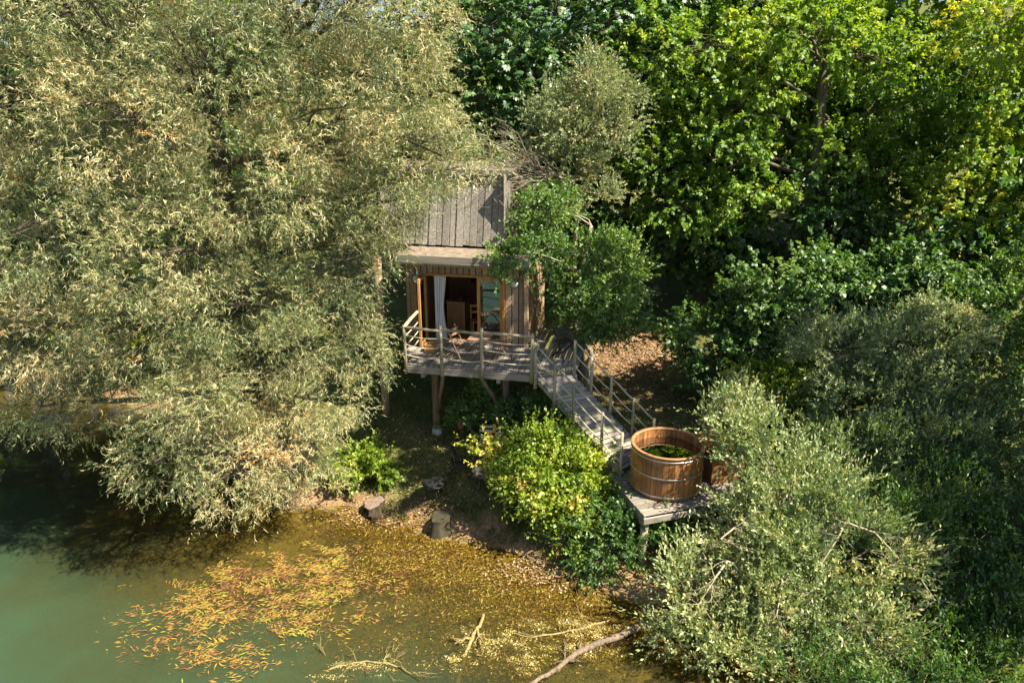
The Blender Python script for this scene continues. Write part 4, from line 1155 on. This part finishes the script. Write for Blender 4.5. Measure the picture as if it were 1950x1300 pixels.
shrub('sea_buckthorn_shrub', 'broad grey olive shrub with a rounded top behind the pale shrub', 'sallow', 'sallow', 22, (9.0, 16.4, gz(9.0, 16.4) - .1), GA, 42000, shift=-.06, per=12, r=.08, low=-.4, core=.68, lscale=1.1)
GB_ = [(10.9, 15.7, 3.5, .9, .8, .7), (11.3, 16.9, 4.5, .9, .8, .8), (14.2, 16.4, 4.6, 1.2, .9, 1.0), (12.2, 16.8, 4.7, 1.2, 1.0, .9), (13.4, 17.4, 5.2, 1.2, 1.0, 1.0), (11.8, 15.8, 3.7, 1.1, .9, .8), (13.0, 15.8, 3.9, 1.2, .9, .9), (12.2, 14.6, 2.8, 1.1, .8, .7)]
shrub('elder_shrub', 'green shrub cut by the right edge of the photo at mid height', 'alder', 'alder', 31, (12.4, 16.4, gz(12.4, 16.4) - .1), GB_, 34000, shift=.0, per=12, r=.08, low=-.4, core=.68)
GC = [(7.4, 14.7, 2.2, .75, .65, .6), (8.5, 14.5, 2.3, .85, .7, .6), (9.7, 14.6, 2.4, .9, .7, .65), (10.8, 14.2, 2.3, .9, .75, .65), (8.0, 13.9, 1.6, .8, .6, .5), (9.2, 13.8, 1.7, .9, .6, .5)]
shrub('spindle_shrub', 'shaded dull green shrub between the grey olive shrub and the bottom right corner', 'oleaster', 'oleaster', 32, (9.0, 14.6, gz(9.0, 14.6) - .1), GC, 34000, shift=-.14, per=11, r=.07, low=-.4, core=.68)
NL = [(9.9, 12.2, 1.6, .9, .7, .7), (9.6, 11.0, 1.0, .9, .7, .6), (8.9, 10.2, .6, .9, .6, .5), (8.0, 9.6, .4, .8, .5, .4), (10.6, 11.6, 1.8, .9, .8, .7), (6.8, 9.5, .3, .7, .5, .3), (7.6, 12.4, 1.6, .9, .7, .6), (8.7, 12.6, 1.7, .9, .7, .6), (7.3, 11.2, .8, .8, .6, .5), (8.4, 11.4, .9, .9, .7, .5), (7.6, 10.4, .5, .8, .5, .4), (6.6, 10.2, .4, .7, .5, .35), (9.2, 13.4, 2.0, .9, .7, .6), (5.2, 9.9, .3, .7, .45, .3)]
shrub('privet_shrub', 'dark green shrub filling the bottom right corner', 'oleaster', 'dark', 23, (7.9, 12.2, gz(7.9, 12.2) - .1), NL, 52000, shift=.05, per=10, r=.05, low=-.5, lscale=.85, zmin=.03)
shrub('golden_shrub', 'small sunlit yellow green bush among the shrubs on the right', 'yellow', 'yellow', 24, (7.0, 17.4, gz(7.0, 17.4) - .05), [(6.7, 17.4, 2.9, .6, .5, .4), (7.3, 17.3, 3.0, .6, .5, .4), (7.0, 17.0, 2.5, .6, .5, .4)], 14000, shift=-.05)
YB = [(.55, 15.0, 2.25, .34, .34, .3), (.95, 15.0, 2.05, .42, .42, .32), (.6, 14.7, 1.65, .42, .4, .36), (1.1, 14.6, 1.6, .5, .45, .38), (1.55, 14.8, 1.6, .42, .42, .36), (.75, 14.35, 1.05, .42, .4, .36), (1.3, 14.15, .95, .48, .42, .36), (1.75, 14.1, .9, .38, .36, .32), (1.0, 13.75, .55, .36, .32, .26), (.1, 14.9, 1.7, .24, .2, .16), (-.25, 15.05, 1.75, .22, .18, .10), (-.62, 15.2, 1.85, .20, .16, .09), (-.05, 14.75, 1.25, .2, .18, .12)]
shrub('guelder_shrub', 'bright yellow green bush on the bank between lawn and tub platform', 'yellow', 'yellow', 25, (.9, 14.6, gz(.9, 14.6) - .05), [(a + .10, b, c, d, e, f) for a, b, c, d, e, f in YB], 24000, shift=.10, per=9)
shrub('hazel_shrub', 'rounded dark green shrub under the deck edge', 'dark', 'dark', 26, (-.85, 18.0, gz(-.85, 18.0) - .05), [(-.85, 18.0, 1.75, .45, .4, .4), (-.6, 17.95, 2.15, .35, .3, .3), (-1.1, 18.0, 1.5, .3, .3, .3), (-.5, 17.8, 1.5, .35, .3, .3)], 12000, shift=.38, lscale=1.0)
shrub('laurel_shrub', 'dark green shrub beside the walkway supports', 'dark', 'dark', 27, (.55, 17.0, gz(.55, 17.0) - .05), [(.4, 17.0, 2.0, .42, .4, .45), (.85, 16.9, 2.1, .42, .4, .4), (.55, 16.7, 1.5, .45, .4, .4)], 12000, shift=.32, lscale=.9)
shrub('bramble_shrub', 'shaded tangle of dark leaves under the tub platform', 'dark', 'dark', 28, (2.1, 13.6, gz(2.1, 13.6) - .05), [(2.0, 13.9, .9, .5, .45, .4), (2.3, 13.3, .6, .5, .45, .4), (2.6, 13.6, .9, .5, .5, .4), (1.8, 13.2, .4, .4, .35, .25), (3.4, 13.6, .8, .6, .5, .4)], 11000, shift=.1, lscale=.9)
shrub('waterside_herb', 'bright yellow green ferny plant beside the hollow stump', 'yellow', 'yellow', 29, (-3.95, 16.7, gz(-3.95, 16.7) - .05), [(-3.95, 16.7, .75, .35, .3, .2), (-3.6, 16.6, .7, .25, .22, .18)], 4500, shift=.0, lscale=1.3, r=.015)
shrub('reed_shrub', 'yellowish bush on the far bank at the left edge', 'yellow', 'yellow', 30, (-14.5, 24.2, gz(-14.5, 24.2) - .05), [(-14.5, 24.0, 2.6, 1.2, 1.0, 1.0), (-13.0, 24.0, 2.2, 1.0, .9, .8), (-16.2, 25.2, 2.8, 1.2, 1, 1.0)], 16000, shift=-.05, lscale=1.6)

# wood behind everything: each tree its own crown and trunk
def backtree(i, x, y, h, rx, label, mat='maple', n=16000, ls=1.7, shift=-.05):
    rng = np.random.default_rng(100 + i)
    n = int(n * .68)
    zb = gz(x, y)
    lobes = []
    for k in range(13):
        a = rng.uniform(0, 6.28); rr = rx * math.sqrt(rng.random()) * .75; z = zb + h * rng.uniform(.22, .95)
        s = rx * rng.uniform(.34, .5)
        lobes.append((x + rr * math.cos(a), y + rr * math.sin(a) * .7 - .3, z, s, s, s * .8))
    tree('woodland_tree', label, 'maple', mat, 200 + i, (x, y, zb - .1), (x, y, zb + h * .75), .24, .08, lobes, n, GB, low=-.8, shift=shift, lscale=ls, frac=.15, per=12)
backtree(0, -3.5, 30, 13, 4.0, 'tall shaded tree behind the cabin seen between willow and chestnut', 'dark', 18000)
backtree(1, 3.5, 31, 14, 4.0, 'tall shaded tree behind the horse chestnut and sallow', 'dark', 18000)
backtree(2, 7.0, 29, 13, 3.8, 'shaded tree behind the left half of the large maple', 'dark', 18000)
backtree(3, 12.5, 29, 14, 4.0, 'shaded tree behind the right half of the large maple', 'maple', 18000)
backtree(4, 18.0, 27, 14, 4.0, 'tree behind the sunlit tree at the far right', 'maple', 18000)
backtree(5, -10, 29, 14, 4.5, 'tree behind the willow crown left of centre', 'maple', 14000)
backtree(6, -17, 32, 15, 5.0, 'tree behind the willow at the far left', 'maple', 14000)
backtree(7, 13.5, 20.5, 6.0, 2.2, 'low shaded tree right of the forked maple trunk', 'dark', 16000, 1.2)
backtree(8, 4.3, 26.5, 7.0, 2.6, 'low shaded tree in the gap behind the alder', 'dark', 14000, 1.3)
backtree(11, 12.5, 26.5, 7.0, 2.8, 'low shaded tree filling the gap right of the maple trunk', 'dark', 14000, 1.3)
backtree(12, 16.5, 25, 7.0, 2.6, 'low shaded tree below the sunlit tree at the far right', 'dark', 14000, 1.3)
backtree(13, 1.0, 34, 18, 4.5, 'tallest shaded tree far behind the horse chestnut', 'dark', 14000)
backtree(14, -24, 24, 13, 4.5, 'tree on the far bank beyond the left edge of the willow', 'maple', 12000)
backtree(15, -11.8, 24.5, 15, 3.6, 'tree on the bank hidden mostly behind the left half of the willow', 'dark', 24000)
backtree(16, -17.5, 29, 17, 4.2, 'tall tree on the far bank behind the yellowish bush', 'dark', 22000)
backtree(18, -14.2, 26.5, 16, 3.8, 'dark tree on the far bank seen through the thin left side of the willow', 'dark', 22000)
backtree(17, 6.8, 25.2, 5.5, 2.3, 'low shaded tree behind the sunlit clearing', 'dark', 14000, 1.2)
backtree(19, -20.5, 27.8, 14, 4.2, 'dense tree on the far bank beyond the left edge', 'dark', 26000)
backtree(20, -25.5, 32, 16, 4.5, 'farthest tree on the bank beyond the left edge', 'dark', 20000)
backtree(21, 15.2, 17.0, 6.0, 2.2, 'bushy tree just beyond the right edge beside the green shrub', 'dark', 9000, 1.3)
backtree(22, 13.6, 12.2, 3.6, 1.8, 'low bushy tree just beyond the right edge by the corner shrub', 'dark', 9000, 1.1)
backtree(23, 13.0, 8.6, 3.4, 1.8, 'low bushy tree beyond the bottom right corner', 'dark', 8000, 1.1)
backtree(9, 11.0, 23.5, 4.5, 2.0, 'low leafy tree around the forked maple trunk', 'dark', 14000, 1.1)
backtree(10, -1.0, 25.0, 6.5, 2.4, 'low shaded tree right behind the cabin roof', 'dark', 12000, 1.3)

# ------------------------------------------------------------------ floating plants, litter, grass
def scatter(name, patches, count, L, wr, mat, seed, zf, label, tilt=.12, align=None, kindlabel='stuff', land=None, gauss=True, clump=0, shift=0.):
    rng = np.random.default_rng(seed)
    w = np.array([p[2] * p[3] * (p[4] if len(p) > 4 else 1) for p in patches]); w = w / w.sum()
    idx = rng.choice(len(patches), count, p=w)
    pp = np.array([p[:4] for p in patches])[idx]
    if clump:
        nc = max(1, count // clump)
        ce = rng.normal(size=(len(patches), nc, 2)) * .5
        ck = rng.integers(0, max(1, nc // len(patches)), count)
        g = ce[idx, ck] + rng.normal(size=(count, 2)) * .13
        ang0 = rng.normal(size=(len(patches), nc)) * .7
        base_ang = ang0[idx, ck]
        ctone = (rng.normal(size=(len(patches), nc)) * .2)[idx, ck]
    else:
        g = rng.normal(size=(count, 2)) * .55
        base_ang = rng.uniform(0, 6.28, count)
        ctone = 0.0
    x = pp[:, 0] + g[:, 0] * pp[:, 2]; y = pp[:, 1] + g[:, 1] * pp[:, 3]
    ang = base_ang + (rng.normal(size=count) * .5)
    if align is not None:
        ang = ang * .9 + align
    z = zf(x, y, rng)
    D = np.stack([np.cos(ang), np.sin(ang), rng.normal(size=count) * tilt], -1)
    N = unit(np.stack([rng.normal(size=count) * tilt * 1.5, rng.normal(size=count) * tilt * 1.5, np.ones(count)], -1))
    Ls = rng.uniform(L[0], L[1], count)
    V = leaftris(np.stack([x, y, z], -1), D, N, Ls, Ls * wr) if mat in ('gold', 'algae') else leafquads(rng, np.stack([x, y, z], -1), D, N, Ls, Ls * wr, .5, .05)
    o = quads(name, V, .45 + shift + rng.normal(size=count) * .22 + (rng.normal(size=len(patches)) * .08)[idx] + ctone, M[mat], None, V.shape[1])
    tag(o, label, kind='stuff')
    return o
WP = [(-4.3, 13.9, 0.7, 0.4, .5), (-3.6, 12.9, .5, .5, .5), (-5.1, 11.9, .9, .6, .35), (-4.9, 10.6, .9, .5, .25), (-3.4, 11.6, .8, .6, .15), (-7.2, 11.6, .8, .8, .15), (-2.6, 12.9, .8, .6, .25), (-5.0, 11.5, 3.2, 1.6, .02), (-4.84, 13.31, 0.88, 0.52), (-5.66, 12.68, 1.23, 0.66), (-4.12, 12.34, 0.66, 0.43), (-4.35, 11.63, 0.58, 0.36), (-6.05, 11.71, 0.63, 0.52), (-5.8, 10.84, 0.69, 0.41, .7), (-6.9, 12.18, 0.55, 0.41, .6), (-4.08, 13.31, 0.47, 0.34), (-6.76, 10.98, 0.6, 0.47, .3), (-6.32, 13.22, 0.58, 0.37, .6)]
scatter('pondweed_leaves', WP, 6400, (.045, .16), .18, 'weed', 51, lambda x, y, r: r.uniform(.006, .035, len(x)), 'orange and yellow pondweed leaves floating on the pond', .06, clump=12, align=.5)
GP = [(-5.0, 12.6, 1.6, .9, .35), (-4.6, 11.5, 1.6, .7, .3), (-2.8, 13.6, 1.2, .7, .6), (-.9, 12.2, 1.3, .8, .5), (.6, 11.4, 1.2, .6, .6), (1.6, 11.0, .8, .6, .7), (-1.6, 11.0, 1.6, .7, .3), (-.2, 10.6, 1.3, .5, .5), (-3.25, 14.84, 1.4, 0.7), (-1.35, 13.41, 1.53, 0.75), (-0.28, 12.86, 1.36, 0.69), (0.81, 12.18, 1.09, 0.6), (-2.12, 13.99, 1.33, 0.61), (-4.14, 15.42, 0.79, 0.43), (1.65, 11.86, 0.64, 0.46), (1.19, 12.86, 0.79, 0.5)]
def surf(x, y, r):
    return np.maximum(ground_z(x, y) + .012, r.uniform(-.12, .008, len(x)))
scatter('golden_waterweed', GP, 66000, (.03, .085), .36, 'gold', 52, surf, 'golden brown weed and fallen leaves floating along the bank', .35, clump=40)
AP = [(-0.15, 11.05, 0.7, 0.36), (1.36, 11.05, 0.7, 0.36), (0.34, 10.55, 0.49, 0.29), (-1.03, 10.64, 0.39, 0.26), (-2.65, 10.45, 0.87, 0.21, .6), (-3.17, 10.2, 0.57, 0.17, .6), (1.62, 11.56, 0.62, 0.27), (0.89, 11.63, 0.63, 0.28), (-0.77, 11.33, 0.31, 0.29)]
scatter('algae_mats', AP, 30000, (.012, .04), .7, 'algae', 53, lambda x, y, r: r.uniform(-.10, .015, len(x)), 'pale yellow algae clinging to sunken branches', .5, clump=220)
scatter('fallen_leaves', [(-3.0, 15.6, 1.6, .6, .7), (-1.6, 15.4, 1.2, .6, .45), (3.9, 22.3, 1.8, 1.9, 1.3), (1.0, 13.3, 1.2, .6), (3.2, 19.5, 1.4, 1.5, .5), (5.5, 17.5, 1.5, 2, .4), (-1.5, 17.0, 1.8, 1.5, .5)], 16000, (.04, .10), .55, 'litter', 54, lambda x, y, r: np.maximum(ground_z(x, y), 0) + r.uniform(.005, .03, len(x)), 'brown fallen leaves littering the bank and clearing', .4)
scatter('deck_litter', [(-1.0, 17.6, 1.2, .5)], 160, (.03, .07), .5, 'litter', 55, lambda x, y, r: np.full(len(x), DZ + .006), 'dry leaves lying on the deck boards', .15)
scatter('platform_litter', [(3.25, 13.45, .35, .2), (4.3, 13.6, .4, .3), (2.6, 14.3, .2, .5)], 420, (.02, .05), .5, 'litter', 56, lambda x, y, r: np.full(len(x), PZ + .006), 'dry leaves and moss bits lying on the tub platform', .15)
def grass(seed, count):
    rng = np.random.default_rng(seed)
    x = rng.uniform(-5.5, 7.5, count); y = rng.uniform(14.6, 23.5, count)
    d = shore_dist(x, y)
    clear = np.exp(-(((x - 3.9) / 1.7) ** 2 + ((y - 22.4) / 1.7) ** 2))
    ok = (d > .8) & (rng.random(count) > clear * 1.3) & (rng.random(count) < .45 + .55 * (nz(x * 1.4, y * 1.4) > -.1))
    x, y = x[ok], y[ok]; n_ = len(x)
    z = ground_z(x, y)
    D = unit(np.stack([rng.normal(size=n_) * .7, rng.normal(size=n_) * .7, np.ones(n_)], -1))
    N = unit(rng.normal(size=(n_, 3)))
    L = rng.uniform(.04, .13, n_)
    V = leafquads(rng, np.stack([x, y, z - .01], -1), D, N, L, L * .14, .4)
    o = quads('lawn_grass', V, .5 + rng.normal(size=n_) * .2, M['grass'])
    tag(o, 'short rough grass on the shaded lawn', kind='stuff')
grass(61, 64000)
def sedge(seed, count):
    rng = np.random.default_rng(seed)
    x = rng.uniform(-5.0, 3.0, count); y = rng.uniform(12.2, 17.0, count)
    d = shore_dist(x, y)
    ok = (d > .12) & (d < 1.0) & (nz(x * 2.6 + 3, y * 2.6) > .15)
    x, y = x[ok], y[ok]; n_ = len(x)
    D = unit(np.stack([rng.normal(size=n_) * .6, rng.normal(size=n_) * .6 - .2, np.ones(n_)], -1))
    L = rng.uniform(.08, .26, n_)
    V = leafquads(rng, np.stack([x, y, ground_z(x, y) - .01], -1), D, unit(rng.normal(size=(n_, 3))), L, L * .10, .4)
    tag(quads('sedge_tufts', V, .6 + rng.normal(size=n_) * .2, M['grass']), 'tufts of rough grass along the pond bank', kind='stuff')
sedge(62, 26000)

# logs and sunken branches
rng = np.random.default_rng(71)
def branchlog(name, label, main, r, mat, side, seed, depth=2, root=None):
    rng = np.random.default_rng(seed)
    t = empty(name, main[0], 0, label, 'branch')
    p0 = np.array(main[0])
    P = [np.array(p) - p0 for p in main]
    # smooth the main line
    Q = []
    for a, b in zip(P[:-1], P[1:]):
        for s in np.linspace(0, 1, 5)[:-1]:
            Q.append(a + (b - a) * s + rng.normal(size=3) * np.array([.012, .012, .006]))
    Q.append(P[-1])
    mb = MB().tube(Q, np.linspace(r[0], r[1], len(Q)), 9)
    for k in range(side):
        s = Q[rng.integers(2, len(Q) - 1)]
        d = unit(np.array([rng.normal(), rng.normal(), rng.uniform(-.05, .08)]))
        twigtree(rng, mb, s, d, rng.uniform(.25, .6), r[1] * .7, depth)
    mb.build('wood', M[mat], t)
    return t
branchlog('fallen_log', 'grey fallen branch lying in the water at the bottom edge', [(2.6, 11.45, .12), (1.9, 11.1, .06), (1.35, 10.85, .05), (1.05, 10.6, .06), (.75, 10.3, .05), (.3, 10.02, .03)], (.075, .035), 'log', 4, 72, 1)
branchlog('sunken_branch', 'brown forked branch standing out of the algae near the bottom', [(-.56, 11.75, .10), (-.68, 11.4, .05), (-.80, 11.1, .0), (-.92, 10.6, -.05), (-1.0, 10.1, -.1)], (.03, .05), 'algaebark', 4, 73, 1)
branchlog('sunken_branch', 'pale tangled branch crusted with algae left of the bottom centre', [(-3.7, 10.2, -.04), (-3.15, 10.5, -.02), (-2.7, 10.6, -.015), (-2.3, 10.55, -.01), (-1.7, 10.3, -.04)], (.03, .02), 'algaebark', 9, 74, 2)
branchlog('sunken_branch', 'thin branch under the water between algae and golden weed', [(2.0, 11.7, .0), (1.2, 11.4, .01), (.4, 11.2, .01), (-.1, 11.4, -.02)], (.022, .012), 'algaebark', 6, 75, 2)
